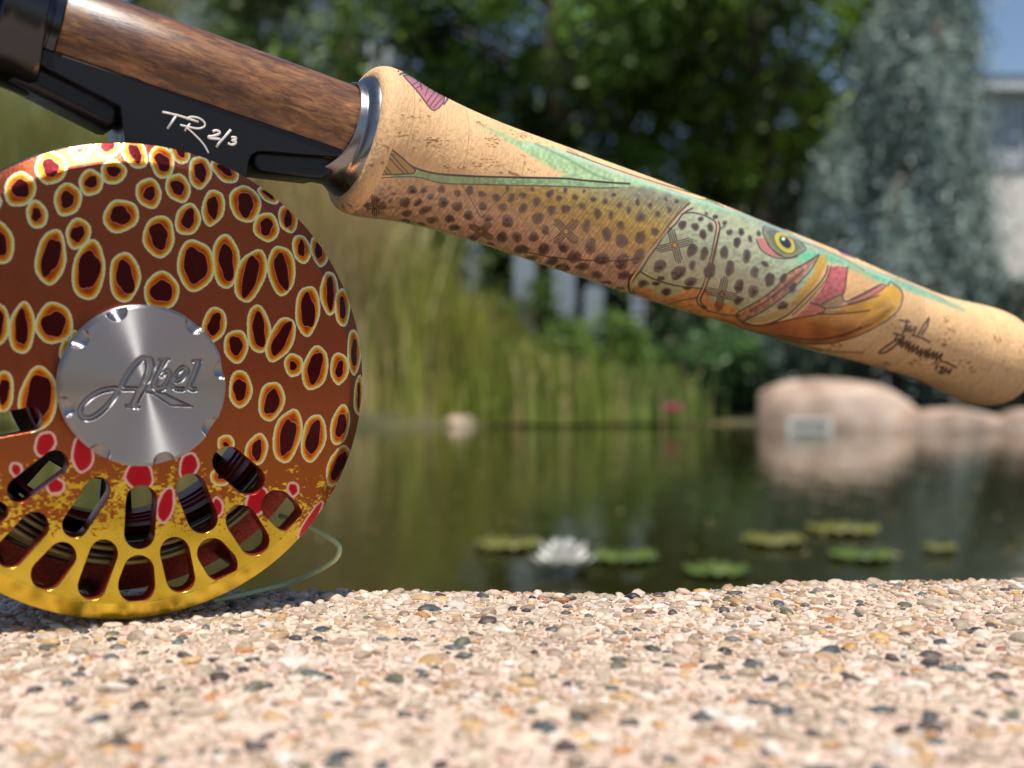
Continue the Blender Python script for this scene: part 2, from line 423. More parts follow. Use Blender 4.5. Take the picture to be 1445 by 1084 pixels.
def broadleaf(x, y, h, cr, label, dark, light, nleaf=30000, lsize=.11, cb=.35, nclump=170):
    t = empty('broadleaf_tree', loc=(x, y, ground_z(y) - .1)); tag(t, label, 'tree', 'broadleaf trees behind the far bank')
    parts = [tube([(0, 0, 0), (.06, .02, h * .25), (-.03, .05, h * .5), (.02, 0, h * .85)], [.17, .14, .11, .04])]
    for i in range(9):
        a = i * 2.4; z0 = h * (.25 + .06 * i); r = cr * .8
        parts.append(tube([(0, 0, z0), (math.cos(a) * r * .4, math.sin(a) * r * .4, z0 + .35), (math.cos(a) * r, math.sin(a) * r, z0 + 1.0)], [.07, .045, .015], 6))
    V, F = join_meshes(parts); link('trunk', mesh(V, F), bark, t)
    P, lum, _ = crown_points(0, 0, h * (cb + (1 - cb) / 2), cr, cr * .8, h * (1 - cb) / 2, nclump, nleaf, .22)
    crown_obj('crown', P, lum, lsize, dark, light, t)
    return t
broadleaf(-2.1, 15.2, 7.2, 1.9, 'leafy green tree left of the middle, its crown above the cork flare', (34, 52, 22), (134, 164, 72), 26000, cb=.22)
broadleaf(0.5, 14.4, 7.6, 2.2, 'dense dark green tree in the middle, its crown above the fish painted grip', (24, 42, 18), (124, 160, 60), 36000, cb=.30)
broadleaf(3.0, 14.6, 8.0, 2.3, 'bright green leaved tree directly left of the weeping blue cedar', (28, 48, 18), (150, 184, 60), 38000, cb=.28)
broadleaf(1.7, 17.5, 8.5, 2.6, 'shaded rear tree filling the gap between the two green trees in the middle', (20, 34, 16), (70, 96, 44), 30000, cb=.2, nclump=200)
broadleaf(-5.2, 18.5, 7.4, 2.3, 'pale olive tree at the upper left behind the wooden reel seat', (62, 72, 40), (150, 150, 92), 14000, cb=.25, nclump=70)

# weeping cedar
def cedar():
    x, y = 3.36, 10.9
    t = empty('weeping_cedar', loc=(x, y, ground_z(y) - .1)); tag(t, 'grey-blue weeping cedar with drooping curtains of needles at the right', 'tree')
    trunk = [(.0, .1, 0), (.12, 0, 1.0), (.24, 0, 2.0), (.38, .05, 3.0), (.5, 0, 3.9), (.6, 0, 4.6)]
    parts = [tube(trunk, [.13, .11, .09, .06, .04, .02])]
    strands = []
    r = np.random.default_rng(5)
    for i in range(30):
        z0 = .9 + 3.5 * (i / 29) ** .85; a = r.uniform(0, 6.28); lop = 1.3 if math.cos(a) < 0 else .7; ln_ = lop * (1.35 * (1 - (z0 / 5.0)) + .12) * r.uniform(.6, 1.05)
        bx = .13 * z0 + .02
        pts = [(bx, 0, z0), (bx + math.cos(a) * ln_ * .45, math.sin(a) * ln_ * .45, z0 + .10), (bx + math.cos(a) * ln_ * .8, math.sin(a) * ln_ * .8, z0 - .08), (bx + math.cos(a) * ln_, math.sin(a) * ln_, z0 - .45)]
        pts = spline(pts, 6); parts.append(tube(pts, list(np.linspace(.035, .008, len(pts))), 5))
        for p in pts[3:]:
            for _ in range(6):
                l = r.uniform(.35, 1.45) * min(1, z0 / 1.6); sx_, sy_ = r.normal(0, .09, 2)
                strands.append((np.array(p) + (sx_, sy_, 0), np.array([sx_ * .6, sy_ * .6, -l])))
    V, F = join_meshes(parts); link('trunk', mesh(V, F), bark, t)
    P = []; lum = []
    for p, dvec in strands:
        k = 17; s = r.uniform(0, 1, k)[:, None]; q = p + dvec * s + r.normal(size=(k, 3)) * .035
        P.append(q[q[:, 2] > .05]); lum.append(np.full(len(P[-1]), r.uniform(0, 1)))
    P = np.concatenate(P); lum = np.concatenate(lum)
    crown_obj('crown', P, lum, .075, (84, 104, 96), (182, 198, 188), t, needm, droop=1.2, aspect=.3)
cedar()

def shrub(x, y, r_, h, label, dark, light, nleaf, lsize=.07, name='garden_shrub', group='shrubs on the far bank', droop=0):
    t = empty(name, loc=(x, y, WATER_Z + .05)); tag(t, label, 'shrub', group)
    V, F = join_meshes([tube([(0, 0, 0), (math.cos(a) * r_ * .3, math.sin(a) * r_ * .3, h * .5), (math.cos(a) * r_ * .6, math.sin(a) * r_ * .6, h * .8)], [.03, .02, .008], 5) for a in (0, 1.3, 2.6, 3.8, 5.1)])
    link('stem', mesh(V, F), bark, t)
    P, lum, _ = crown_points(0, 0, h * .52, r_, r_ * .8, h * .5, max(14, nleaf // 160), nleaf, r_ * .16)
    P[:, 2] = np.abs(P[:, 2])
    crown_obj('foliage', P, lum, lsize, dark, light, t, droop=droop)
def px_x(px, d): return (px - PCX) / FPX * d
shrub(px_x(845, 10.9), 10.9, .52, .85, 'bright green low bush just left of the pink bloom under the grip', (56, 84, 32), (140, 168, 74), 7000)
shrub(px_x(985, 11.2), 11.2, .62, .95, 'mid green bush between the pink bloom and the largest boulder', (40, 66, 36), (96, 132, 74), 7000)
shrub(px_x(1100, 11.6), 11.6, .6, 1.25, 'blue-green bush directly behind the largest boulder', (62, 84, 70), (126, 148, 130), 7000)
shrub(px_x(1290, 11.3), 11.3, .75, 1.35, 'grey-green spreading juniper at the foot of the weeping cedar', (58, 76, 62), (124, 142, 124), 9000)
shrub(px_x(1460, 10.7), 10.7, .6, 1.2, 'dark grey-green shrub at the right edge beside the cork butt', (44, 58, 48), (104, 120, 104), 7000)
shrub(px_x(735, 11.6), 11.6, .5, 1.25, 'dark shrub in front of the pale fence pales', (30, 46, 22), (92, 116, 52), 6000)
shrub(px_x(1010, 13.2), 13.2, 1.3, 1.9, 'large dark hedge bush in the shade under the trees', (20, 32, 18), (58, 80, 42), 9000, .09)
shrub(px_x(560, 12.6), 12.6, 1.0, 2.2, 'green bush behind the tall grass right of the reel', (60, 80, 36), (134, 152, 80), 8000, .09)

for px, d, r_, h_, lab in ((20, 16.5, 1.7, 5.6, 'pale olive hedge bush at the far left edge behind the reeds'), (290, 17.2, 1.5, 4.6, 'pale olive hedge bush behind the reeds above the reel'), (470, 17.5, 1.3, 3.6, 'tall olive hedge bush behind the reeds at the left'), (640, 17, 1.3, 3.3, 'tall hedge bush behind the left end of the pale fence'), (790, 16.6, 1.25, 3.2, 'tall hedge bush behind the middle of the pale fence'),
                          (930, 16.8, 1.2, 3.0, 'tall hedge bush behind the right end of the pale fence'), (1180, 17.2, 1.4, 3.6, 'tall hedge bush behind the weeping cedar'), (1060, 17.6, 1.3, 4.2, 'tallest dark hedge bush left of the weeping cedar'), (715, 18.2, 1.5, 4.4, 'tall dark hedge bush in the middle, below the tree crowns')):
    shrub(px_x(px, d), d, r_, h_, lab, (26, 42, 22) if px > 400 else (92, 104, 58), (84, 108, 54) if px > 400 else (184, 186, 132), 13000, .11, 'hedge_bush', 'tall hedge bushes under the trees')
# tall ornamental grass
def grass(x, y, h, spread, nb, label, ca, cb_, lean=.25):
    t = empty('ornamental_grass', loc=(x, y, WATER_Z + .02)); tag(t, label, 'grass clump', 'tall grass clumps on the left bank')
    bx = rng.normal(0, spread * .45, nb); by = rng.normal(0, spread * .35, nb); an = rng.uniform(0, 6.28, nb)
    H = h * rng.uniform(.3, 1.08, nb); ln_ = H * rng.uniform(.05, lean + .1, nb); w = rng.uniform(.007, .016, nb)
    V = np.zeros((nb, 8, 3)); ts = [0, .4, .75, 1]
    side = np.stack([-np.sin(an + rng.normal(0, .8, nb)), np.cos(an), np.zeros(nb)], 1)
    for k, s in enumerate(ts):
        c = np.stack([bx + np.cos(an) * ln_ * s ** 2.2, by + np.sin(an) * ln_ * s ** 2.2, H * (s - .18 * s ** 3 * (ln_ / H))], 1)
        ww = (w * (1 - s * .85))[:, None]
        V[:, 2 * k] = c - side * ww; V[:, 2 * k + 1] = c + side * ww
    b = np.arange(nb)[:, None] * 8; F = np.concatenate([b + np.array([[2 * k, 2 * k + 1, 2 * k + 3, 2 * k + 2]]) for k in range(3)])
    tt = rng.uniform(0, 1, nb); cc_ = cmix(tt, ca, cb_, .28) * 1.22; dead = rng.random(nb) < .14; cc_[dead] = lin((206, 178, 128)) * rng.uniform(.7, 1.1, dead.sum())[:, None]; cols = np.repeat(np.minimum(cc_, .85), 8, 0)
    me = np_mesh(V.reshape(-1, 3), F, 'blades'); set_color(me, cols); o = link('blades', me, grassm, t, smooth=False); o['kind'] = 'stuff'
GR = [(-40, 10.3, 3.5, 'tallest green reed clump at the far left, behind the reel', (120, 132, 66), (196, 190, 124)),
      (75, 10.5, 3.2, 'reed clump behind the black reel foot at the left', (114, 130, 62), (190, 186, 120)),
      (185, 10.9, 3.0, 'reed clump seen between reel and wooden seat', (118, 128, 66), (198, 188, 128)),
      (300, 10.6, 2.7, 'straw coloured grass clump behind the right part of the reel', (134, 128, 76), (208, 190, 134)),
      (400, 10.9, 2.65, 'tall khaki grass clump under the metal winding ring', (124, 128, 70), (206, 190, 132)),
      (480, 10.5, 2.35, 'pale dry grass clump just right of the reel rim', (146, 136, 86), (224, 200, 150)),
      (560, 10.6, 1.6, 'bright yellow-green grass clump beneath the painted fish tail', (112, 126, 44), (188, 184, 92)),
      (640, 10.5, 1.15, 'shorter yellow-green grass clump below the middle of the fish body', (108, 122, 42), (184, 178, 84)),
      (710, 10.4, .75, 'low green grass tuft near the middle of the far shore', (84, 110, 38), (160, 168, 74)),
      (790, 10.3, .6, 'lowest grass tuft left of the bright green bush', (88, 112, 40), (156, 164, 76)),
      (900, 10.5, .5, 'small grass tuft beside the pink bloom', (70, 100, 40), (140, 156, 76))]
for px, d, h, lab, c1_, c2_ in GR: grass(px_x(px, d), d, h, .5, 2600 if h > 1.5 else 1500, lab, c1_, c2_)

# pale fence pales under the trees
fm = mat('white_paint', (206, 210, 214), .6); palem = mat('weathered_grey_paint', (138, 148, 158), .7)
t = empty('pale_fence', loc=(px_x(760, 12.4), 12.4, WATER_Z + .25)); tag(t, 'pale grey fence with wide-spaced pales under the trees in the middle', 'fence')
for px, y0, y1, w in ((664, 325, 455, .2), (740, 330, 440, .22), (795, 345, 440, .24), (838, 400, 500, .2), (900, 380, 470, .14)):
    x = px_x(px, 12.4) - px_x(760, 12.4); z0 = world_at((px, y1 + 90), 12.4).z - (WATER_Z + .25); z1 = world_at((px, y0), 12.4).z - (WATER_Z + .25)
    V, F = box_vf(x - w / 2, x + w / 2, -.015, .015, z0, z1 - .06); V += [(x, -.015, z1), (x, .015, z1)]
    F = [f for f in F if f != (4, 5, 6, 7)] + [(4, 5, 8), (5, 6, 9, 8), (6, 7, 9), (7, 4, 8, 9)]
    link('pale', mesh(V, F), palem, t, smooth=False)
for z in (.12,):
    V, F = box_vf(-.9, 1.15, .017, .05, z, z + .07); link('rail', mesh(V, F), palem, t, smooth=False)

# house at right
sid = mat('house_siding', (196, 202, 210), .7); roofm = mat('roof_tile', (120, 112, 108), .8); glass = mat('window_glass', (30, 36, 44), .05); creamm = mat('cream_plaster', (232, 226, 216), .9)
for m_, s_ in ((creamm, 4), (sid, 3)):
    n = N(m_); v = n.coords(); base = m_.node_tree.nodes['Principled BSDF'].inputs['Base Color'].default_value[:]
    n.ln(n.mix(0.25, base, n.ramp(n.noise(v, s_, 4), [(.3, (150, 140, 130)), (.7, (250, 248, 240))]), 'MULTIPLY'), n.p.inputs['Base Color'])
D = 26.0; hx0 = px_x(1352, D); hz0 = WATER_Z + .4
t = empty('house', loc=(hx0, D, hz0)); tag(t, 'pale house with horizontal siding and white eave at the right edge under blue sky', 'house')
ztop = world_at((0, 132), D).z - hz0; zmid = world_at((0, 238), D).z - hz0
V, F = box_vf(0, 6, 0, 5, 0, ztop); link('wall', mesh(V, F), creamm, t, smooth=False)
nb_ = 22
for i in range(nb_):
    z = zmid + (ztop - zmid) * i / nb_; h_ = (ztop - zmid) / nb_
    V = [(-.04, -.02, z), (6.04, -.02, z), (6.04, -.02, z + h_), (-.04, -.02, z + h_), (-.04, -.06, z), (6.04, -.06, z), (6.04, -.025, z + h_), (-.04, -.025, z + h_)]
    link('siding_board', mesh(V, [(0, 3, 2, 1), (4, 5, 6, 7), (0, 1, 5, 4), (1, 2, 6, 5), (2, 3, 7, 6), (3, 0, 4, 7)]), sid, t, smooth=False)
V, F = box_vf(-.45, 6.4, -.45, 5.4, ztop, ztop + .28); link('eave', mesh(V, F), fm, t, smooth=False)
V = [(-.5, -.5, ztop + .285), (6.5, -.5, ztop + .285), (6.5, 5.5, ztop + .285), (-.5, 5.5, ztop + .285), (1.5, 2.5, ztop + .7), (5, 2.5, ztop + .7)]
link('roof', mesh(V, [(0, 1, 5, 4), (1, 2, 5), (2, 3, 4, 5), (3, 0, 4), (0, 3, 2, 1)]), roofm, t, smooth=False)
wz0 = world_at((0, 225), D).z - hz0; wz1 = world_at((0, 150), D).z - hz0; wx = px_x(1441, D) - hx0
V, F = box_vf(wx, wx + 1.2, -.11, -.065, wz0, wz1); w_ = link('window', mesh(V, F), fm, t, smooth=False)
V, F = box_vf(wx + .07, wx + 1.13, -.118, -.112, wz0 + .07, wz1 - .07); link('pane', mesh(V, F), glass, w_, smooth=False)
# pale low house behind the trees (seen through the leaves)
t = empty('house', loc=(-8.2, 30, WATER_Z + .5)); tag(t, 'whitish building glimpsed through leaves at the upper left above the wooden seat', 'house')
z1 = 9.6
V, F = box_vf(0, 5.2, 0, 6, 0, z1); link('wall', mesh(V, F), fm, t, smooth=False)
V = [(-.4, -.4, z1), (5.6, -.4, z1), (5.6, 6.4, z1), (-.4, 6.4, z1), (1.5, 3, z1 + 1.6), (3.7, 3, z1 + 1.6)]
link('roof', mesh(V, [(0, 1, 5, 4), (1, 2, 5), (2, 3, 4, 5), (3, 0, 4), (0, 3, 2, 1)]), roofm, t, smooth=False)
for k in range(3):
    V, F = box_vf(.5 + 1.6 * k, 1.4 + 1.6 * k, -.06, -.003, 7.2, 8.6); link('window', mesh(V, F), glass, t, smooth=False)
t = empty('garden_wall', loc=(px_x(985, 21), 21, WATER_Z + .45)); tag(t, 'low cream wall showing through the gap below the dark trees', 'wall')
V, F = box_vf(0, 1.15, 0, .25, 0, world_at((0, 265), 21).z - (WATER_Z + .45)); link('wall_body', mesh(V, F), creamm, t, smooth=False)
V, F = box_vf(-.05, 1.2, -.05, .3, world_at((0, 265), 21).z - (WATER_Z + .45) + .002, world_at((0, 258), 21).z - (WATER_Z + .45)); link('wall_cap', mesh(V, F), fm, t, smooth=False)

# boulders
bou = mat('boulder_stone', (196, 164, 146), .8); n = N(bou); v = n.coords()
n.ln(n.ramp(n.noise(v, 3, 6, .6), [(.3, (112, 90, 74)), (.48, (176, 150, 130)), (.7, (206, 184, 166))]), n.p.inputs['Base Color'])
n.ln(n.bump(n.noise(v, 7, 6), .5, .04), n.p.inputs['Normal'])
dkm = mat('dark_stone', (44, 46, 50), .6)
def boulder(pxc, d, wpx, top, label, m_=bou, seed=0, name='boulder', group='boulders on the far shore'):
    x = px_x(pxc, d); rx = wpx / 2 / FPX * d; zt = world_at((0, top), d).z; rz = (zt - WATER_Z)
    V = lumpy(ico3V, np.random.default_rng(seed)) 
    V = V / np.abs(V).max(0); p = 2.6
    V = np.sign(V) * np.abs(V) ** (.72, .7, .42)
    r_ = np.random.default_rng(seed + 50)
    for _ in range(9):                                       # knocked-off planes and swellings
        dv = r_.normal(size=3); dv[2] = abs(dv[2]) * .8; dv /= np.linalg.norm(dv); q = V @ dv; lim = r_.uniform(.72, .95); V = V - np.outer(np.maximum(0, q - lim), dv) * .85
    V[:, 2] = np.tanh(1.2 * V[:, 2]) / math.tanh(1.2)
    V[:, 2] *= 1 - .28 * np.clip(V[:, 0] * r_.choice([.6, 1.0]), 0, 1)
    V = V * (rx, rx * .6, rz); V[:, 2] = np.maximum(V[:, 2], -.15)
    me = np_mesh(V, ico3F, name); o = link(name, me, m_); o.location = (x, d, WATER_Z); tag(o, label, 'rock', group); return o
boulder(1160, 9.7, 300, 534, 'largest pinkish boulder at the waterline, left one under the cork butt', seed=3)
boulder(1335, 9.3, 190, 572, 'second pinkish tan boulder, right of the largest one', seed=8)
boulder(1462, 9.0, 110, 575, 'rounded tan boulder cut by the right edge', seed=12)
boulder(1398, 9.5, 60, 583, 'small dark rock between the tan boulders at the right', dkm, seed=14)
boulder(650, 10.2, 90, 585, 'low brown stone at the foot of the yellow-green grass', seed=23)
# small pale frame (skimmer) at the waterline
t = empty('skimmer_box', loc=(px_x(1143, 9.0), 9.0, WATER_Z)); tag(t, 'small pale framed skimmer box at the waterline before the largest boulder', 'skimmer box')
w2, z1 = .17, .10
for (x0, x1, z0, z2) in ((-w2, w2, z1 - .03, z1), (-w2, w2, -.02, .012), (-w2, -w2 + .035, .013, z1 - .031), (w2 - .035, w2, .013, z1 - .031)):
    V, F = box_vf(x0, x1, 0, .06, z0, z2); link('frame_bar', mesh(V, F), creamm, t, smooth=False)
V, F = box_vf(-w2 + .036, w2 - .036, .03, .05, .013, z1 - .031); link('grille', mesh(V, F), mat('skimmer_grille', (176, 180, 164), .8), t, smooth=False)

# water lilies
padm = mat('lily_pad', (96, 122, 44), .35); n = N(padm); oi = n.add('ShaderNodeObjectInfo')
n.ln(n.ramp(n.noise(n.coords(), 14, 4), [(.35, (62, 84, 32)), (.65, (104, 122, 52))]), n.p.inputs['Base Color'])
pady = mat('lily_pad_olive', (112, 112, 52), .4); petal = mat('lily_petal', (222, 220, 212), .6); stam = mat('lily_stamen', (220, 180, 50), .6); pinkm = mat('pink_petal', (206, 120, 138), .5)
def pad(px, py, wpx, label, m_=padm):
    d = (CAMH - WATER_Z) * FPX / (py - PCY); r = wpx / 2 / FPX * d; V = [(0, 0, 0)]; F = []
    for i in range(29):
        a = .2 + (2 * math.pi - .35) * i / 28; q = r * (1 + .03 * math.sin(5 * a)); V.append((q * math.cos(a), q * math.sin(a), .006 + .01 * abs(math.sin(2 * a)) * (i % 2)))
    F = [(0, i, i + 1) for i in range(1, 29)]
    V2 = V + [(x, y, z - .004) for x, y, z in V]; k = len(V); F = F + [tuple(q + k for q in reversed(f)) for f in F] + [(i, i + k, i + 1 + k, i + 1) for i in range(1, 29)]
    o = link('lily_pad', mesh(V2, F), m_); o.location = (px_x(px, d), d, WATER_Z + .005); o.rotation_euler = (0, 0, rng.uniform(0, 6)); tag(o, label, 'lily pad', 'lily pads on the pond')
for px, py, w, lab, mm in ((718, 774, 95, 'pale olive lily pad left of the white water lily', pady), (878, 792, 100, 'bright green lily pad right of the white water lily', padm),
                           (1190, 752, 100, 'long olive lily pad behind the right part of the coping', pady),
                           (1215, 790, 90, 'green lily pad just above the coping at the right', padm), (1010, 812, 90, 'green lily pad touching the coping edge in the middle', padm),
                           (1325, 780, 46, 'small tan lily pad, the rightmost on the pond', pady), (1090, 768, 90, 'olive lily pad in the middle of the right pad group', pady)):
    pad(px, py, w, lab, mm)
def lily(px, py, d, r, pm, label, name='water_lily', z=None):
    t = empty(name, loc=(px_x(px, d), d, (WATER_Z + .01) if z is None else z)); tag(t, label, 'flower')
    V0 = []; 
    for ring, (cnt, tilt, ln_) in enumerate(((8, 18, 1.0), (8, 42, .95), (6, 66, .8))):
        for i in range(cnt):
            a = 2 * math.pi * (i + .5 * ring) / cnt; V = []; F = []
            for k in range(6):
                s = k / 5; w = .25 * math.sin(math.pi * min(1, .12 + s * .88)) ** .8; x = ln_ * s * math.cos(R(tilt)); z = ln_ * s * math.sin(R(tilt)) + .12 * s * s
                for q in (-1, 0, 1):
                    yy = w * q; V.append(((x * math.cos(a) - yy * math.sin(a)) * r, (x * math.sin(a) + yy * math.cos(a)) * r, (z - (.05 * (1 - abs(q)))) * r))
            F = [(k * 3 + j, k * 3 + j + 1, k * 3 + j + 4, k * 3 + j + 3) for k in range(5) for j in (0, 1)]
            link('petal', mesh(V, F), pm, t)
    V, F = join_meshes([tube([(0, 0, .05 * r), (.12 * r * math.cos(a), .12 * r * math.sin(a), .4 * r)], .03 * r, 5) for a in np.linspace(0, 6, 9)]); link('stamens', mesh(V, F), stam, t)
dl = (CAMH - WATER_Z) * FPX / (812 - PCY)
lily(795, 812, dl, .066, petal, 'large white water lily floating behind the middle of the coping')
lily(950, 592, 9.8, .10, pinkm, 'small pink bloom at the far shore under the grip', 'pink_flower', WATER_Z + .12)

# ================================================================ FLY REEL (local mm: x right, y back, z up; face at y=0)
def crop(ox, oy, s, pts): return [(ox + p[0] / s, oy + p[1] / s) + tuple(p[2:]) for p in pts]
S1 = 1167 / 280.0
# spots traced as (u,v,ru,rv,angle) in six enlargements of the photograph
SA = [(118,322,90,110,10),(302,192,88,108,15),(480,70,66,74,0),(642,60,78,74,0),(800,105,72,100,-10),(957,155,78,100,-8),(1078,90,66,78,0),(217,470,66,82,-15),(398,382,85,97,25),(535,282,70,82,15),(667,220,74,77,10),(875,345,80,88,-10),(1048,315,72,90,-15),(710,480,98,108,42),(460,582,76,92,0),(300,722,92,165,12),(522,800,102,172,8),(733,838,92,150,-5),(935,600,98,122,-5),(-5,640,88,130,0),(950,920,102,118,25),(1105,500,75,98,5),(1150,770,110,155,5),(-40,400,52,60,0)]
SB = [(97,218,70,105,5),(255,205,90,75,35),(170,430,68,110,5),(360,405,92,116,-5),(483,545,75,90,0),(245,745,85,155,-3),(390,830,88,162,15),(572,798,82,150,-8),(515,350,75,50,35),(622,490,65,90,10),(693,672,58,88,-5),(808,688,62,88,-5),(860,930,60,135,0),(940,1015,55,118,3),(725,1035,75,148,0)]
SC_ = [(-5,110,62,125,0),(130,140,82,148,3),(318,110,108,130,8),(20,510,66,120,0),(222,560,120,190,5),(400,280,52,82,0),(440,190,30,40,0)]
SD = [(175,120,75,105,18),(437,145,75,138,-5),(567,205,72,148,24),(305,245,75,98,8),(643,355,55,73,0),(770,375,78,130,8),(912,375,55,97,5),(1010,280,55,132,3),(1045,540,42,115,0),(330,497,72,110,5),(512,568,75,122,8),(607,772,82,165,10),(760,785,72,145,8),(920,710,62,118,8),(425,855,66,100,12),(245,820,54,55,0),(215,1010,60,62,0),(925,955,82,135,22)]
RC = [(265,820,66,80,25),(485,880,72,108,0)]
RE = [(95,95,42,48,0),(820,135,92,88,0),(1110,75,62,82,15),(975,305,56,108,12),(325,190,58,58,35)]
RF = [(640,210,40,45,0),(430,280,72,92,30),(195,315,38,64,0),(760,400,42,130,32)]
spots = ([(x, y, a / S1, b / S1, g, 0) for x, y, a, b, g in crop(0, 190, S1, SA) + crop(260, 190, S1, SB) + crop(0, 430, S1, SC_) + crop(260, 430, S1, SD)]
         + [(x, y, a / S1, b / S1, g, 1) for x, y, a, b, g in crop(0, 430, S1, RC) + crop(0, 640, S1, RE) + crop(260, 640, S1, RF)])
# the part of the print outside the photograph continues the same way
for x, y, a, b, g in ((-70,330,22,34,10),(-62,420,17,24,-10),(-105,400,20,30,0),(-60,500,22,36,10),(-112,490,19,30,5),(-75,580,20,30,0),(-130,560,17,26,0),(-45,360,12,16,0),(-150,470,15,28,0),(-120,340,15,22,20)):
    spots.append((x, y, a, b, g, 0))
spots.append((-60, 660, 14, 20, 20, 1))
FC = Canvas(-41, -41, 41, 41, 26, (136, 70, 50))
H_, W_ = FC.h, FC.w
zz_ = (np.arange(H_) / FC.res - 41)[:, None]; xx_ = (np.arange(W_) / FC.res - 41)[None]
# ground colour: red-brown above, orange brown, then mottled gold towards the bottom
low = np.clip((-zz_ + 4) / 20, 0, 1)[..., None]
FC.c[:] = np.array([122, 60, 38]) * (1 - low) + np.array([142, 78, 30]) * low
mn = .55 * vnoise(H_, W_, 210, 150, 1) + .3 * vnoise(H_, W_, 420, 300, 2) + .35 * vnoise(H_, W_, 60, 60, 3)
thr = np.interp(-zz_ + .035 * np.abs(xx_ + 2) ** 1.35 * -1, [8, 11, 16, 22, 27], [1.35, .78, .62, .45, -.1])
gm = np.clip((mn - thr) * 5, 0, 1)[..., None]
gold = np.array([212, 184, 58]) + (vnoise(H_, W_, 26, 26, 5)[..., None] - .5) * np.array([40, 34, 26])
FC.c[:] = FC.c * (1 - gm) + gold * gm
for i in range(14):                                       # faint olive blots low on the rim
    x = rng.uniform(-26, 20); z = -math.sqrt(max(1, 37.6 ** 2 - x * x)) ; FC.poly(ell(x, z, rng.uniform(.6, 1.2), rng.uniform(.6, 1.2), 0), (150, 126, 28), .6, .5)
def col_spot(sdf, kind, inner):
    """sdf in mm inside the spot (0 at the outline, positive inwards)"""
    if kind == 0: stops = [(0, (204, 212, 190)), (.26, (206, 208, 160)), (.40, (206, 176, 50)), (.72, (200, 112, 12)), (1.05, (166, 66, 12)), (1.6, (136, 50, 16))]
    else: stops = [(0, (206, 176, 172)), (.35, (204, 170, 168)), (.55, (168, 20, 36)), (2.5, (160, 10, 30))]
    xs_ = [p for p, _ in stops]
    return np.stack([np.interp(sdf, xs_, [c[k] for _, c in stops]) for k in range(3)], -1)
def spot_poly(x, y, a, b, g, wob, seed): return [face_pt(p) for p in ell(x, y, a, b, g, 26, wob, seed)]
for (x, y, a, b, g, kd) in spots:
    P = spot_poly(x, y, a, b, g, .045, 1); P = spline(P, 2, True)
    q = FC.box(P, .3); 
    if q is None: continue
    sl, X, Y = q; d = -FC.dist(P, X, Y, True)
    d = d + (vnoise(d.shape[0], d.shape[1], max(2, d.shape[0] // 7), max(2, d.shape[1] // 7), 9) - .5) * .10
    m = np.clip(d / .05 + .5, 0, 1)[..., None]; FC.c[sl] = FC.c[sl] * (1 - m) + col_spot(d, kd, None) * m
for (x, y, a, b, g, kd) in spots:
    if kd == 1: continue
    ins = 8.6 if a > 19 else 7.2; ia = max(a - ins * 1.02, a * .34); ib = max(b - ins * 1.2, b * .40)
    r_ = random.Random(int(x * 3 + y)); P = spot_poly(x + r_.uniform(-1, 1), y + r_.uniform(-1.5, 1.5), ia, ib, g, .10, 5)
    FC.poly(P, (206, 116, 78), .05); P2 = [face_pt(p) for p in ell(x + 0, y, 1, 1, 0)]
    cx_ = sum(p[0] for p in P) / len(P); cz_ = sum(p[1] for p in P) / len(P)
    ln_ = [math.hypot(p[0] - cx_, p[1] - cz_) for p in P]
    FC.poly([(cx_ + (p[0] - cx_) * (1 - .17 / l), cz_ + (p[1] - cz_) * (1 - .17 / l)) for p, l in zip(P, ln_)], (58, 3, 8), .05)
for _ in range(260):                                      # dust specks and tiny scuffs
    x, z = rng.uniform(-40, 40, 2); FC.poly(ell(x, z, .05, .05, n=6), (190, 150, 130), .04, .6)
face_img = FC.image('spotted_print')

anod = mat('anodised_print', (140, 70, 50), .26, metal=.93, coat=.15, coat_rough=.12)
n = N(anod); im = n.add('ShaderNodeTexImage'); im.image = face_img; im.interpolation = 'Cubic'; n.ln(im.outputs[0], n.p.inputs['Base Color'])
v = n.coords(); rough_range(n, v, .5, .25, .33)
n.ln(n.bump(n.noise(v, 14, 4), .05, .03, n.bump(n.noise(v, 2.0, 2), .03, .08)), n.p.inputs['Normal'])
maroon = mat('maroon_anodised', (130, 36, 22), .36, metal=.4); n = N(maroon)
n.ln(n.ramp(n.noise(n.coords('Object', (1, 6, 1)), 2, 4), [(.3, (116, 28, 18)), (.7, (172, 66, 44))]), n.p.inputs['Base Color'])
blackm = mat('black_anodised', (17, 18, 24), .36, metal=.1, spec=.4); n = N(blackm); v = n.coords(); rough_range(n, v, .7, .28, .45)
n.ln(n.bump(n.noise(n.coords('Object', (8, 1, 1)), 3, 4), .05, .05), n.p.inputs['Normal'])
steel = mat('turned_aluminium', (158, 158, 161), .2, metal=1.0)
n = N(steel); tg = n.add('ShaderNodeTangent', direction_type='RADIAL', axis='Y'); n.ln(tg.outputs[0], n.p.inputs['Tangent'])
n.p.inputs['Anisotropic'].default_value = .97; n.p.inputs['Anisotropic Rotation'].default_value = 0.25
sp = n.add('ShaderNodeSeparateXYZ'); tc = n.add('ShaderNodeTexCoord'); n.ln(tc.outputs['Object'], sp.inputs[0])
cb3 = n.add('ShaderNodeCombineXYZ'); n.ln(sp.outputs[0], cb3.inputs[0]); n.ln(sp.outputs[2], cb3.inputs[1])
vl = n.add('ShaderNodeVectorMath', operation='LENGTH'); n.ln(cb3.outputs[0], vl.inputs[0])
no = n.add('ShaderNodeTexNoise', noise_dimensions='1D'); no.inputs['Scale'].default_value = 9; no.inputs['Detail'].default_value = 6; n.ln(vl.outputs['Value'], no.inputs['W'])
mr = n.add('ShaderNodeMapRange'); mr.inputs['To Min'].default_value = .38; mr.inputs['To Max'].default_value = .5; n.ln(no.outputs[0], mr.inputs[0]); n.ln(mr.outputs[0], n.p.inputs['Roughness'])
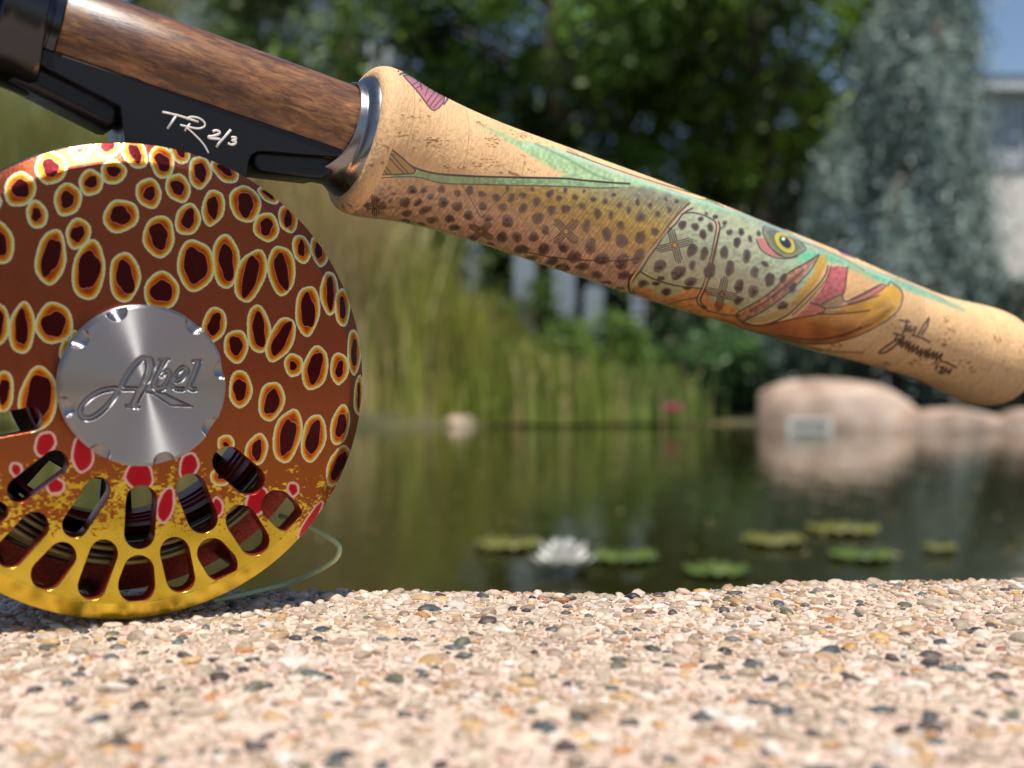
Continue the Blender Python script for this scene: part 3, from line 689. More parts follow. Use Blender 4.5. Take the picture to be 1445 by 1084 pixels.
n.ln(n.bump(no.outputs[0], .05, .02), n.p.inputs['Normal'])

reel = empty('fly_reel', M_REEL); tag(reel, 'round fly fishing reel with trout spot print and silver cap standing on the pebbled coping', 'fishing reel')
# --- slots, each the hull of two circles traced in the photograph
SLOTS = [((-30, 606), 17, (43, 592), 17.5), ((78, 654), 18.5, (28, 692), 18), ((138, 692), 18.3, (106, 741), 18.3), ((200, 707), 22, (197, 753), 21.5),
         ((270, 690), 21.5, (286, 731), 21.5), ((322, 652), 22, (352, 677), 22),
         ((-2, 722), 14, (-30, 744), 19), ((49, 743), 20.5, (14, 781), 21), ((88, 785), 20, (66, 811), 22.5), ((146.5, 781.5), 20, (130, 827), 20),
         ((196, 805), 21.5, (193, 826), 26), ((247, 779), 21, (255, 816), 20.5), ((300, 781), 21.5, (312, 797), 23.5), ((341, 735), 22, (359, 763), 21.5),
         ((391, 714), 22, (405, 728), 22), ((-58, 676), 18, (-95, 700), 21), ((-88, 610), 19, (-130, 622), 20)]
def hull2(A, ra, B, rb, k=14):
    ax, ay = A; bx, by = B; ang = math.atan2(by - ay, bx - ax); dd = math.hypot(bx - ax, by - ay)
    off = math.acos(max(-1, min(1, (ra - rb) / dd))); out = []
    for i in range(k + 1):
        t = ang + off + (2 * math.pi - 2 * off) * i / k; out.append((ax + ra * math.cos(t), ay + ra * math.sin(t)))
    for i in range(k + 1):
        t = ang - off + 2 * off * i / k; out.append((bx + rb * math.cos(t), by + rb * math.sin(t)))
    return out
def plate(name, outer, holes, thick, y0, bev, matl, parent, bevres=3, wallmat=None, uv=False, extra=None):
    """flat plate in the x-z plane with holes, front face at y0; walls may take a second material"""
    cu = bpy.data.curves.new(name, 'CURVE'); cu.dimensions = '2D'; cu.fill_mode = 'BOTH'
    cu.extrude = thick / 2 - bev; cu.bevel_depth = bev; cu.bevel_resolution = bevres; cu.offset = -bev
    for loop in [outer] + holes:
        s = cu.splines.new('POLY'); s.points.add(len(loop) - 1); s.use_cyclic_u = True
        for p, q in zip(s.points, loop): p.co = (q[0], q[1], 0, 1)
    ob = bpy.data.objects.new('tmp', cu); COL.objects.link(ob)
    dg = bpy.context.evaluated_depsgraph_get(); me = bpy.data.meshes.new_from_object(ob.evaluated_get(dg)); bpy.data.objects.remove(ob)
    nv = len(me.vertices); co = np.empty(nv * 3, np.float32); me.vertices.foreach_get('co', co); co = co.reshape(-1, 3)
    co = np.stack([co[:, 0], -co[:, 2] + thick / 2 + y0, co[:, 1]], 1); me.vertices.foreach_set('co', co.ravel()); me.update()
    me.name = name; me.materials.clear()
    o = link(name, me, [matl] + ([wallmat] if wallmat else []), parent, angle=35)
    if uv:
        ul = me.uv_layers.get('UVMap') or me.uv_layers.new(name='UVMap')
        li = np.empty(len(me.loops), np.int32); me.loops.foreach_get('vertex_index', li)
        c = co[li]; ul.data.foreach_set('uv', np.stack([(c[:, 0] + 41) / 82, (c[:, 2] + 41) / 82], 1).astype(np.float32).ravel())
    if wallmat:
        for p in me.polygons:
            if p.normal.y > -.3: p.material_index = 1
    return o
def circle(r, k=180, cx=0, cz=0): return [(cx + r * math.cos(2 * math.pi * i / k), cz + r * math.sin(2 * math.pi * i / k)) for i in range(k)]
slots = [[face_pt(p) for p in hull2(*s)] for s in SLOTS]
fp = plate('face_plate', circle(36.7, 240), slots, 4.6, 0.0, .16, anod, reel, 3, maroon, uv=True)
def lathe(profile, k=180, axis='y'):
    V = []; F = []; m = len(profile)
    for i in range(k):
        a = 2 * math.pi * i / k
        for r, t in profile:
            V.append((r * math.cos(a), t, r * math.sin(a)) if axis == 'y' else (t, -r * math.cos(a), r * math.sin(a)))
    for i in range(k):
        j = (i + 1) % k
        for q in range(m - 1):
            F.append((i * m + q, i * m + q + 1, j * m + q + 1, j * m + q) if axis == 'y' else (i * m + q, j * m + q, j * m + q + 1, i * m + q + 1))
    return V, F
def fix_normals(me):
    bm = bmesh.new(); bm.from_mesh(me); bmesh.ops.recalc_face_normals(bm, faces=bm.faces); bm.to_mesh(me); bm.free(); return me
V, F = lathe([(36.66, .3), (36.66, .06), (36.85, .02), (39.55, 1.75), (39.9, 2.0), (40.0, 2.35), (40.0, 4.3), (39.8, 4.55), (36.66, 4.56)], 240)
me = fix_normals(mesh(V, F)); ul = me.uv_layers.new(name='UVMap')
li = [l.vertex_index for l in me.loops]
ul.data.foreach_set('uv', np.array([[(V[i][0] + 41) / 82, (V[i][2] + 41) / 82] for i in li], np.float32).ravel())
link('rim_chamfer', me, anod, reel, angle=22)

# --- silver cap: a height field with the sunken script and the seven thumb scallops
CAPR = 13.2
LOGO_O = (100, 490, 7.225)
cap_y = -4.6
def cap_px(pts): return [face_pt((LOGO_O[0] + u / LOGO_O[2], LOGO_O[1] + v / LOGO_O[2]), cap_y) for u, v in pts]
capc = face_pt((205.5, 545), cap_y)
logo = []   # (polyline, half width mm start, end)
A1 = spline([(500, 425), (420, 425), (330, 440), (240, 480), (160, 545), (100, 620), (98, 680), (150, 725), (235, 710), (330, 640), (420, 540), (490, 440), (550, 330), (620, 220), (690, 140), (750, 112), (800, 135)], 6)
logo.append((A1, .50, .50)); logo.append((spline([(800, 135), (815, 210), (790, 290), (740, 390), (690, 480), (640, 595)], 6), .80, .64))
logo.append(([(490, 425), (600, 425), (720, 430)], .44, .44)); logo.append(([(575, 600), (680, 610)], .40, .40))
logo.append((spline([(955, 140), (920, 220), (870, 320), (850, 380), (880, 425), (950, 415)], 5), .55, .5)); logo.append(([(905, 122), (1000, 122)], .28, .28))
logo.append((spline([(930, 290), (985, 235), (1010, 260), (990, 330), (950, 395), (900, 425)], 5), .44, .44))
logo.append((spline([(1050, 345), (1120, 330), (1175, 270), (1185, 220), (1140, 210), (1080, 265), (1040, 350), (1050, 410), (1100, 430), (1150, 430)], 5), .46, .42))
logo.append((spline([(1300, 150), (1270, 240), (1225, 350), (1205, 410), (1240, 430), (1270, 430)], 5), .52, .46)); logo.append(([(1245, 142), (1325, 138)], .28, .28))
SW = [(720, 440), (900, 452), (960, 462), (1262, 612), (1020, 604), (850, 490)]
NG = 360; g1 = np.linspace(-CAPR, CAPR, NG); GX, GZ = np.meshgrid(g1, g1); 
D_ = np.full(GX.shape, 9.0, np.float32)
def seg_sdf(P, w0, w1):
    global D_
    m = len(P) - 1
    for i in range(m):
        ax, ay = P[i]; bx, by = P[i + 1]; ex, ey = bx - ax, by - ay; l = ex * ex + ey * ey + 1e-9
        x0, x1 = min(ax, bx) - 1.6, max(ax, bx) + 1.6; z0, z1 = min(ay, by) - 1.6, max(ay, by) + 1.6
        i0, i1 = np.searchsorted(g1, [x0, x1]); j0, j1 = np.searchsorted(g1, [z0, z1]); s = (slice(j0, j1), slice(i0, i1))
        X = GX[s]; Z = GZ[s]; t = np.clip(((X - ax) * ex + (Z - ay) * ey) / l, 0, 1)
        d = np.hypot(X - ax - t * ex, Z - ay - t * ey) - (w0 + (w1 - w0) * i / m); D_[s] = np.minimum(D_[s], d)
rel = lambda P: [(x - capc[0], z - capc[1]) for x, z in P]
for P, w0, w1 in logo: seg_sdf(rel(cap_px(P)), w0, w1)
tmpc = Canvas(0, 0, 1, 1, 1); ds = tmpc.dist(rel(cap_px(SW)), GX.astype(np.float32), GZ.astype(np.float32), True); D_ = np.minimum(D_, ds)
h = np.clip((.10 - D_) / .30, 0, 1); h = h * h * (3 - 2 * h); Hh = .55 * h                      # depth below the face (positive = sunk)
inner = np.clip((-D_ - .20) / .14, 0, 1); Hh = Hh - .16 * inner
Hh = Hh - .10 * np.exp(-((D_ - .16) / .09) ** 2)                                                # small burr along the edge
RRr = np.hypot(GX, GZ)
sc_px = [(165, 440), (277, 456), (313, 522), (300, 604), (230, 646), (143, 637), (92, 575), (112, 477)]
for p in sc_px:
    q = face_pt(p, cap_y); qx, qz = q[0] - capc[0], q[1] - capc[1]; l = math.hypot(qx, qz); qx *= (CAPR - .1) / l; qz *= (CAPR - .1) / l
    dd = np.hypot(GX - qx, GZ - qz); rr = 1.75; sph = np.where(dd < rr, 1.25 * np.sqrt(np.clip(1 - (dd / rr) ** 2, 0, 1)), 0); Hh = np.maximum(Hh, sph)
edge = np.clip(RRr - (CAPR - .45), 0, .45); Hh = Hh + edge * .8
YH = cap_y + Hh
# polar wrap at the rim: clamp grid to the disc
sc_ = np.maximum(np.abs(GX), np.abs(GZ)) / np.maximum(RRr, 1e-9)                                # square -> disc
PX = GX * sc_; PZ = GZ * sc_
from_x = (PX + CAPR) / (2 * CAPR) * (NG - 1); from_z = (PZ + CAPR) / (2 * CAPR) * (NG - 1)
xi = np.clip(from_x.astype(int), 0, NG - 2); zi = np.clip(from_z.astype(int), 0, NG - 2); fx = from_x - xi; fz = from_z - zi
YD = (YH[zi, xi] * (1 - fx) + YH[zi, xi + 1] * fx) * (1 - fz) + (YH[zi + 1, xi] * (1 - fx) + YH[zi + 1, xi + 1] * fx) * fz
Vc = np.stack([PX, YD, PZ], -1).reshape(-1, 3); idx = np.arange(NG * NG).reshape(NG, NG)
Fc = np.stack([idx[:-1, :-1], idx[:-1, 1:], idx[1:, 1:], idx[1:, :-1]], -1).reshape(-1, 4)
rim = np.concatenate([idx[0, :-1], idx[:-1, -1], idx[-1, :0:-1], idx[:0:-1, 0]])
V2 = Vc[rim].copy(); V2[:, 1] = -.01; k0 = len(Vc); nr = len(rim); rj = np.roll(np.arange(nr), -1)
Fr = np.stack([rim, np.arange(nr) + k0, rj + k0, rim[rj]], -1)
me = np_mesh(np.concatenate([Vc, V2]), np.concatenate([Fc, Fr]), 'cap'); o = link('silver_cap', me, steel, reel, angle=50); o.location = (capc[0], 0, capc[1])

# --- inside: arbor, drag housing, wound line, back frame
V, F = lathe([(24.6, 4.6), (24.6, 9), (24.3, 9.2), (24.6, 9.4), (24.6, 12), (24.3, 12.2), (24.6, 12.4), (24.6, 15), (24.3, 15.2), (24.6, 15.4), (24.6, 21.7), (25.6, 21.7), (25.6, 4.6)], 96)
link('spool_arbor', fix_normals(mesh(V, F)), maroon, reel, angle=40)
V, F = lathe([(0.1, 4.61), (10.5, 4.61), (10.5, 9), (16.2, 10), (16.8, 10.8), (16.8, 21.5), (0.1, 21.6)], 96)
link('drag_housing', fix_normals(mesh(V, F)), maroon, reel, angle=40)
V, F = lathe([(33.6, 17.6), (38.6, 17.6), (38.6, 19.0), (33.6, 19.0), (33.6, 17.6)], 120); link('spool_flange', fix_normals(mesh(V, F)), maroon, reel, angle=40)
linem = mat('fly_line_wound', (150, 138, 78), .28, coat=.5); greenl = mat('fly_line_green', (168, 196, 130), .35, coat=.4)
darkl = mat('fly_line_dark', (58, 46, 28), .25, coat=.5)
for j, (r0, ms) in enumerate(((27.2, darkl), (28.4, linem), (29.6, darkl), (30.8, linem), (32.0, linem), (33.1, darkl))):
    for kk in range(6 if j == 4 else 9, 13) if j >= 4 else range(13 if j < 3 else 10):
        yy = 5.3 + 1.02 * kk + (.5 if j % 2 else 0); mm = greenl if (j == 3 and kk in (1, 2)) or (j == 4 and kk == 8) else ms
        P = [((r0 + .18 * math.sin(3 * a + kk)) * math.cos(a), yy + .25 * math.sin(2 * a + j), (r0 + .18 * math.sin(3 * a + kk)) * math.sin(a)) for a in np.linspace(0, 2 * math.pi, 97)]
        V, F = tube(P, .5, 7); link('line_winding', mesh(V, F), mm, reel)
# frame: back ring with hub and spokes, front ring, cross pillars
fr_holes = []
for i in range(8):
    a0 = R(45 * i + 6); a1 = R(45 * i + 39); L_ = [(35.6 * math.cos(t), 35.6 * math.sin(t)) for t in np.linspace(a0, a1, 12)] + [(19 * math.cos(t), 19 * math.sin(t)) for t in np.linspace(a1 - .03, a0 + .03, 9)]
    fr_holes.append(L_)
plate('back_frame', circle(39.4, 180), fr_holes, 2.4, 21.8, .3, blackm, reel)
plate('front_ring', circle(40.35, 180), [circle(38.9, 150)], 1.6, 4.75, .3, blackm, reel)
for i, ang in enumerate((262, 200, 236, 300, 335, 20, 150)):
    c, s = math.cos(R(ang)), math.sin(R(ang)); V, F = tube([(37.6 * c, 5.5, 37.6 * s), (37.6 * c, 14, 37.6 * s), (37.6 * c, 22.5, 37.6 * s)], 1.35, 14)
    link('frame_pillar', mesh(V, F), maroon if i % 2 else blackm, reel, angle=50)

# --- foot
def foot_poly(P, y): return [face_pt(p, y) for p in P]
F1 = spline([(362, 214), (353, 222), (349, 240), (348, 262)], 3)
mainp = [(38, 61), (484, 210.5), (482, 222)] + [(372, 213)] + F1 + [(345, 330), (182, 330), (177, 205), (174, 180), (170, 150), (48, 86), (30, 78)]
plate('foot_plate', foot_poly(mainp, 5.4), [], 15, 5.4, .22, blackm, reel, 3)
arm1 = [(20, 68), (168, 140), (174, 158), (170, 172), (159, 182), (150, 181), (30, 120), (14, 112)]
plate('foot_arm', foot_poly(arm1, 7.4), [], 11, 7.4, 1.6, blackm, reel, 6)
arm2 = [(362, 212), (481, 221), (479, 235), (469, 245), (453, 253.5), (368, 243.5), (358, 236), (357, 222)]
plate('foot_arm', foot_poly(arm2, 7.2), [], 11, 7.2, .8, blackm, reel, 5)
# etched writing on the foot: TR 2/3
whitem = mat('etched_silver', (232, 226, 218), .45, metal=.2)
tr = [([(262, 165), (340, 180), (460, 208), (580, 245), (650, 268), (725, 292)], 1.15), ([(436, 215), (380, 300), (325, 378)], 1.1),
      (spline([(575, 262), (600, 235), (660, 228), (740, 248), (800, 300), (800, 345), (750, 372), (690, 374), (600, 355), (490, 330)], 4), 1.0),
      ([(615, 312), (580, 360), (545, 408)], .95), (spline([(575, 365), (660, 440), (750, 530), (810, 610), (852, 690)], 4), .9),
      (spline([(905, 415), (940, 400), (985, 412), (990, 440), (920, 470), (855, 478), (870, 498), (1000, 512)], 4), 1.35),
      ([(1135, 390), (1060, 480), (985, 560), (950, 612)], 1.3), (spline([(1140, 490), (1190, 488), (1200, 510), (1150, 530), (1200, 540), (1185, 572), (1140, 582), (1098, 562)], 4), 1.25)]
parts = []
for P, w in tr:
    Q = [face_pt((200 + u / 9.03, 140 + v / 9.03), 5.4) for u, v in P]
    V, F = tube([(x, 5.39, z) for x, z in Q], .165 * w, 8); V = [(x, 5.4 + (y - 5.4) * .35, z) for x, y, z in V]; parts.append((V, F))
V, F = join_meshes(parts); link('etched_lettering', mesh(V, F), whitem, reel)

# ================================================================ ROD (local mm: x along the axis, y back, z up)
rod = empty('fishing_rod_handle', M_ROD); tag(rod, 'fly rod handle with wooden reel seat and a painted trout on its cork grip', 'fishing rod')
gun2 = mat('dark_gunmetal', (66, 67, 70), .26, metal=1.0); gun = mat('gunmetal', (138, 138, 138), .3, metal=1.0); n = N(gun); v = n.coords('Object', (1, 1, 1)); rough_range(n, v, .5, .24, .34)
# wood
wood = mat('burl_wood', (120, 76, 42), .38, coat=.4, coat_rough=.3); n = N(wood)
v = n.coords('Object', (.11, .45, .45)); g = n.noise(v, 1.6, 8, .68, .9); g2 = n.noise(n.coords('Object', (.035, .1, .1)), 1.6, 4, .55, .4); g3 = n.noise(n.coords('Object', (.35, 2.6, 2.6)), 1.2, 5, .65, .3)
c = n.ramp(g, [(.28, (58, 32, 18)), (.42, (106, 64, 34)), (.55, (142, 96, 52)), (.72, (178, 132, 80))])
c = n.mix(.65, c, n.ramp(g2, [(.35, (120, 84, 76)), (.55, (255, 255, 255)), (.7, (255, 236, 210))]), 'MULTIPLY')
c = n.mix(.6, c, n.ramp(g3, [(.36, (96, 70, 58)), (.5, (240, 235, 230)), (.75, (255, 255, 255))]), 'MULTIPLY')
n.ln(c, n.p.inputs['Base Color']); n.ln(n.bump(g3, .12, .06), n.p.inputs['Normal'])
V, F = lathe([(0.1, -12.6), (8.3, -12.6), (8.5, -12.3), (8.75, 10), (8.9, 39), (8.9, 41), (0.1, 41)], 120, 'x')
link('wood_insert', fix_normals(mesh(V, F)), wood, rod, angle=40)
# winding ring + hood: ring lathed, with a lobe at the bottom-front that swallows the foot
V = []; F = []; K = 160
prof = [(9.15, 39.4), (9.35, 39.3), (9.55, 39.5), (9.6, 40.6), (9.75, 40.9), (10.4, 41.1), (11.3, 41.6), (11.95, 42.5), (12.1, 43.4), (11.85, 44.2), (11.6, 44.45), (11.75, 44.7), (12.05, 45.1), (12.1, 45.7), (11.8, 46.2), (10.0, 46.25)]
for i in range(K):
    ph = 2 * math.pi * i / K                                   # 0 = facing the camera, +90 = up
    low_ = max(0.0, math.cos(ph - R(-92))) ; w = low_ ** 2.4
    for j, (r, t) in enumerate(prof):
        f = 1 - j / (len(prof) - 1); ff = max(0, 1 - j / 7.0)
        tt = t - w * 5.0 * ff ** 1.1; rr = r + w * (1.9 * ff if j < 8 else 0)
        V.append((tt, -rr * math.cos(ph), rr * math.sin(ph)))
m = len(prof)
for i in range(K):
    j2 = (i + 1) % K
    for q in range(m - 1): F.append((i * m + q, j2 * m + q, j2 * m + q + 1, i * m + q + 1))
me = fix_normals(mesh(V, F)); o = link('winding_ring', me, gun, rod, angle=60)
md = o.modifiers.new('s', 'SOLIDIFY'); md.thickness = .5; md.offset = -1
# left side: stepped collar, sliding hood, lock ring
V, F = lathe([(8.55, -12.7), (8.75, -12.75), (8.75, -14.0), (8.45, -14.1), (8.45, -14.35), (8.9, -14.5), (9.0, -16.5), (9.0, -30), (7.5, -60), (0.1, -60)], 120, 'x')
link('threaded_barrel', fix_normals(mesh(V, F)), gun2, rod, angle=35)
V, F = lathe([(9.1, -15.2), (9.6, -15.0), (10.9, -15.3), (11.35, -16.2), (11.4, -19.5), (11.8, -20.2), (12.0, -21.5), (11.2, -22.4), (11.2, -22.8), (11.9, -23.3), (12.0, -30), (10.5, -31.5)], 120, 'x')
V2 = []
for x, y, z in V:
    ph = math.atan2(z, -y); w = max(0, math.cos(ph - R(-80))) ** 2; ff = max(0, min(1, (x + 22) / 6)); r = math.hypot(y, z); k = 1 + w * ff * .07
    V2.append((x + w * ff * 1.6, y * k, z * k))
link('sliding_hood', fix_normals(mesh(V2, F)), gun2, rod, angle=40)
V, F = lathe([(9.2, -31.6), (11.3, -31.8), (12.2, -33), (12.2, -38), (11.3, -39), (9, -39.2)], 120, 'x')
link('lock_ring', fix_normals(mesh(V, F)), gun2, rod, angle=40)

# --- cork grip with the painted trout
GP = [(43.0, 9.4), (42.6, 10.4), (42.3, 11.5), (42.3, 12.6), (42.8, 13.5), (43.8, 14.15), (45.2, 14.45), (47.5, 14.35), (50, 13.95), (54, 13.2), (60, 12.55), (66, 12.2), (74, 12.05), (84, 12.2), (96, 12.35), (110, 12.5), (124, 12.5), (138, 12.3), (152, 12.2), (166, 11.95), (180, 11.35), (190, 11.05), (198, 10.95), (205, 11.3), (211, 11.95), (217, 12.5), (221, 12.6), (224.5, 12.3), (227.2, 11.5), (229.3, 10.1), (230.9, 8.1), (231.8, 5.6), (232.1, 3.2), (232.2, .1)]
gt = np.array([p[0] for p in GP]); gr = np.array([p[1] for p in GP])
fine = spline(GP, 7); SR = 3.4                              # sample the profile
prof = [(r, t) for t, r in fine]
ln_s = np.concatenate([[0], np.cumsum([math.hypot(fine[i + 1][0] - fine[i][0], fine[i + 1][1] - fine[i][1]) for i in range(len(fine) - 1)])])
# densify evenly along the surface
LT = ln_s[-1]; ns = 420; sarr = np.linspace(0, LT, ns); tA = np.interp(sarr, ln_s, [p[0] for p in fine]); rA = np.interp(sarr, ln_s, [p[1] for p in fine])
KP = 144; ph = np.linspace(-math.pi, math.pi, KP + 1)
TT, PP = np.meshgrid(tA, ph, indexing='ij'); RR_, _ = np.meshgrid(rA, ph, indexing='ij')
Vg = np.stack([TT, -RR_ * np.cos(PP), RR_ * np.sin(PP)], -1).reshape(-1, 3)
ii = np.arange(ns * (KP + 1)).reshape(ns, KP + 1)
Fg = np.stack([ii[:-1, :-1], ii[:-1, 1:], ii[1:, 1:], ii[1:, :-1]], -1).reshape(-1, 4)
# texture: columns along the grip surface, rows around it. Every texel knows where it lies in the traced drawing.
TW, TH_ = 2600, 1300
sS = (np.arange(TW) + .5) / TW * LT; tS = np.interp(sS, ln_s, [p[0] for p in fine]); rS = np.interp(sS, ln_s, [p[1] for p in fine]); pS = ((np.arange(TH_) + .5) / TH_ * 2 - 1) * math.pi
def tex_to_drawing():
    cp = np.cos(pS)[:, None]; sp_ = np.sin(pS)[:, None]
    Q = [P0[k] + DX[k] * tS[None] - EY[k] * rS[None] * cp + DZ[k] * rS[None] * sp_ for k in range(3)]
    return PCX + FPX * Q[0] / Q[1], PCY - FPX * Q[2] / Q[1]
U_, V_ = tex_to_drawing()
A = Canvas(470, 80, 1445, 580, 3.0, (226, 184, 134))
cork_mask = A.c.copy(); AH, AW = A.h, A.w
DK = (58, 40, 32); DK2 = (84, 58, 44)
g2 = lambda P: crop(780, 230, 5.1625, P)
g3 = lambda P: crop(1000, 290, 5.1625, P)
g1_ = lambda P: crop(560, 230, 6.02, P)
g4 = lambda P: crop(1220, 420, 7.744, P)
s3 = lambda P: crop(480, 80, 4.169, P)
p6 = lambda P: crop(1130, 320, 4.168, P)
vn = lambda X, Y, s, seed: None
NZ = vnoise(AH, AW, 120, 240, 11); NZ2 = vnoise(AH, AW, 26, 54, 12)
def nz(X, Y, a=NZ):
    return a[np.clip(((Y - 80) * 3).astype(int), 0, AH - 1), np.clip(((X - 470) * 3).astype(int), 0, AW - 1)]
# body of the fish
top = s3([(150, 800), (230, 730), (300, 715), (440, 705), (600, 742), (800, 750), (1000, 752), (1334, 762)]) + g2([(120, 172), (300, 178), (480, 172), (600, 160), (760, 170), (900, 210), (1010, 262), (1000, 290)])
gill = g2([(1000, 290), (930, 360), (860, 440), (790, 540), (720, 620), (660, 700), (630, 760), (560, 850), (560, 930), (600, 975)])
body = [(478, 330)] + top + gill + [(890, 470), (700, 420), (560, 350), (478, 350)]
def axis_off(X, Y): return (Y - np.interp(X, [480, 560, 700, 850, 960, 1100, 1240, 1420], [195, 208, 262, 318, 350, 393, 430, 487]))   # photo px below the grip's axis
def body_col(X, Y):
    o_ = axis_off(X, Y) + 6 * (nz(X, Y, NZ2) - .5)
    left = np.clip((X - 560) / 300, 0, 1)
    tt = o_
    stops = [-110, -60, -20, 10, 38, 62, 85]
    l = [(118, 100, 80), (122, 102, 82), (138, 110, 78), (170, 132, 84), (190, 148, 100), (192, 152, 112), (190, 150, 112)]
    r = [(136, 138, 104), (134, 130, 98), (182, 150, 62), (202, 158, 66), (194, 148, 112), (200, 156, 134), (206, 164, 132)]
    out = np.stack([np.interp(tt, stops, [c[k] for c in l]) * (1 - left) + np.interp(tt, stops, [c[k] for c in r]) * left for k in range(3)], -1)
    return out * (.88 + .24 * nz(X, Y))[..., None]
A.poly(body, body_col, 1.0, 1.0, .8)
# scales: two families of fine burnt lines
def hatch(x0, x1, dirx, diry, step, alpha, w, lo, hi):
    x = x0
    while x < x1:
        P = []
        for k in np.linspace(-110, 110, 9):
            X = x + dirx * k; Y = 330 + (x - 880) * .36 + diry * k; P.append((X + 1.2 * math.sin(k * .1 + x), Y))
        A.stroke(P, w, (70, 46, 30), alpha, .3); x += step
keep = A.c.copy()
hatch(430, 1130, .72, -.95, 5.6, .55, .7, 0, 0); hatch(430, 1130, .62, .95, 5.6, .5, .6, 0, 0)
q = A.box(body, 2); sl, X, Y = q; dd = A.dist(body, X, Y, True); m = np.clip(.5 - dd, 0, 1) * np.clip((Y - (top[0][1] * 0 + np.interp(X, [p[0] for p in top], [p[1] for p in top])) - 8) / 14, 0, 1); m = (m * np.interp(X, [500, 700, 960], [.55, .7, 1]))[..., None]
tmp = A.c[sl].copy(); A.c[:] = keep; A.c[sl] = A.c[sl] * (1 - m) + tmp * m
A.stroke(g1_([(560, 190), (640, 330), (700, 440), (720, 465), (830, 350), (900, 280), (950, 225)]), .9, DK, .7)
A.stroke(g1_([(0, 400), (130, 300), (260, 200)]), .8, DK, .6)
A.stroke(g2([(-200, 650), (0, 690), (200, 708), (420, 715), (560, 708), (620, 690)]), 1.1, DK, .8)
# head
head = [g2([(1010, 262)])[0], (1000, 281), (1030, 296), (1075, 312), (1112, 330), (1160, 350), (1172, 360), (1165, 372), (1120, 420), (1075, 446), (1050, 456), (1000, 441), (960, 430), (886, 408), g2([(560, 930)])[0], g2([(620, 780)])[0], g2([(700, 660)])[0], g2([(790, 560)])[0], g2([(900, 400)])[0]]
def head_col(X, Y):
    o_ = axis_off(X, Y); k = np.clip((X - 1060) / 80, 0, 1)
    c = np.stack([np.interp(o_, [-80, -55, 0, 40], [(168), (170), (172), (176)]), np.interp(o_, [-80, -55, 0, 40], [176, 174, 178, 172]), np.interp(o_, [-80, -55, 0, 40], [120, 138, 142, 132])], -1)
    c = c * (1 - k[..., None] * .5) + np.array([150, 182, 150]) * k[..., None] * .5
    return c * (.93 + .14 * nz(X, Y))[..., None]
A.poly(head, head_col, 1.0, 1.0, .9)
org = [(886, 404)] + g2([(590, 905), (650, 900), (740, 925), (850, 950), (950, 925), (1100, 915), (1160, 960), (1130, 1010)]) + g3([(60, 700), (150, 720), (240, 770), (210, 810), (260, 870)]) + [(1075, 470), (1160, 492), (1150, 540), (1000, 500), (890, 460)]
A.poly(org, lambda X, Y: np.array([204, 136, 76]) * (.86 + .28 * nz(X, Y))[..., None], 1.6, .95, .9)
# lower jaw
jaw = g3([(250, 850), (330, 880), (420, 872), (520, 845), (620, 828), (700, 812), (800, 790), (900, 785), (1000, 740), (1100, 705), (1239, 655)]) + p6([(290, 455), (400, 405), (500, 358), (545, 335), (590, 372), (598, 420), (570, 480), (500, 545), (400, 605), (300, 650), (200, 680), (60, 690), (-60, 670), (-200, 640), (-350, 600), (-500, 530)])
def jaw_col(X, Y):
    o_ = axis_off(X, Y); return np.stack([np.interp(o_, [-30, 20, 60], a) for a in ([216, 204, 178], [164, 148, 104], [44, 44, 58])], -1) * (.86 + .28 * nz(X, Y, NZ2))[..., None]
A.poly(jaw, jaw_col, .8, 1.0, 1.0)
for P in (p6([(150, 640), (300, 610), (420, 560), (540, 470)]), p6([(50, 560), (180, 600), (300, 590)]), p6([(360, 570), (450, 520), (520, 480)])): A.stroke(P, 5, (150, 96, 40), .45, 3)
# nose and back, green
nose = g3([(690, 320), (800, 355), (900, 350), (1000, 400), (1100, 450), (1239, 500)]) + p6([(330, 240), (500, 290), (620, 335), (800, 410), (960, 490), (820, 440), (700, 400), (610, 370), (560, 335), (500, 335), (430, 325), (330, 290), (230, 240)]) + g3([(1000, 440), (880, 420), (800, 400), (740, 420), (650, 400)])
A.poly(nose, lambda X, Y: np.array([104, 186, 140]) * (.9 + .2 * nz(X, Y))[..., None], 4, .9, 1.0)
A.poly(g3([(1010, 450), (1110, 485), (1239, 560), (1100, 640), (1010, 680), (990, 640)]), (220, 168, 108), 4, .9, .9)
# mouth parts
A.poly(g3([(800, 370), (862, 358), (852, 440), (800, 540), (720, 640), (640, 720), (590, 715), (690, 600), (770, 480)]), (204, 152, 40), 2.2, .95)
A.poly(g3([(600, 700), (690, 640), (640, 740), (560, 800), (420, 850), (300, 850), (260, 840), (420, 790)]), (150, 140, 84), 2.5, .6)
A.poly(g3([(880, 452), (945, 440), (1010, 452), (1000, 560), (985, 640), (930, 662), (820, 722), (742, 708), (800, 640), (850, 560)]), lambda X, Y: np.array([182, 92, 88]) * (.85 + .3 * nz(X, Y))[..., None], .8, 1)
A.poly(g3([(742, 712), (850, 750), (800, 792), (700, 812), (620, 822), (680, 770)]), (196, 112, 98), .8, 1)
A.poly(g3([(815, 722), (930, 665), (975, 650), (995, 700), (930, 740), (850, 752)]), (158, 132, 92), .8, 1)
A.poly(g3([(1000, 700), (1120, 655), (1239, 585)]) + p6([(330, 400), (470, 340), (498, 352), (440, 390), (380, 420), (280, 455)]) + g3([(1239, 650), (1100, 705), (1010, 722)]), (200, 116, 100), .8, 1)
A.poly(g3([(805, 360), (760, 430), (700, 500), (640, 570), (560, 640), (480, 710), (380, 770), (250, 845), (205, 805), (300, 740), (400, 670), (500, 590), (545, 510), (620, 460), (700, 420)]), lambda X, Y: np.array([172, 118, 92]) * (.8 + .4 * nz(X, Y))[..., None], .8, 1)
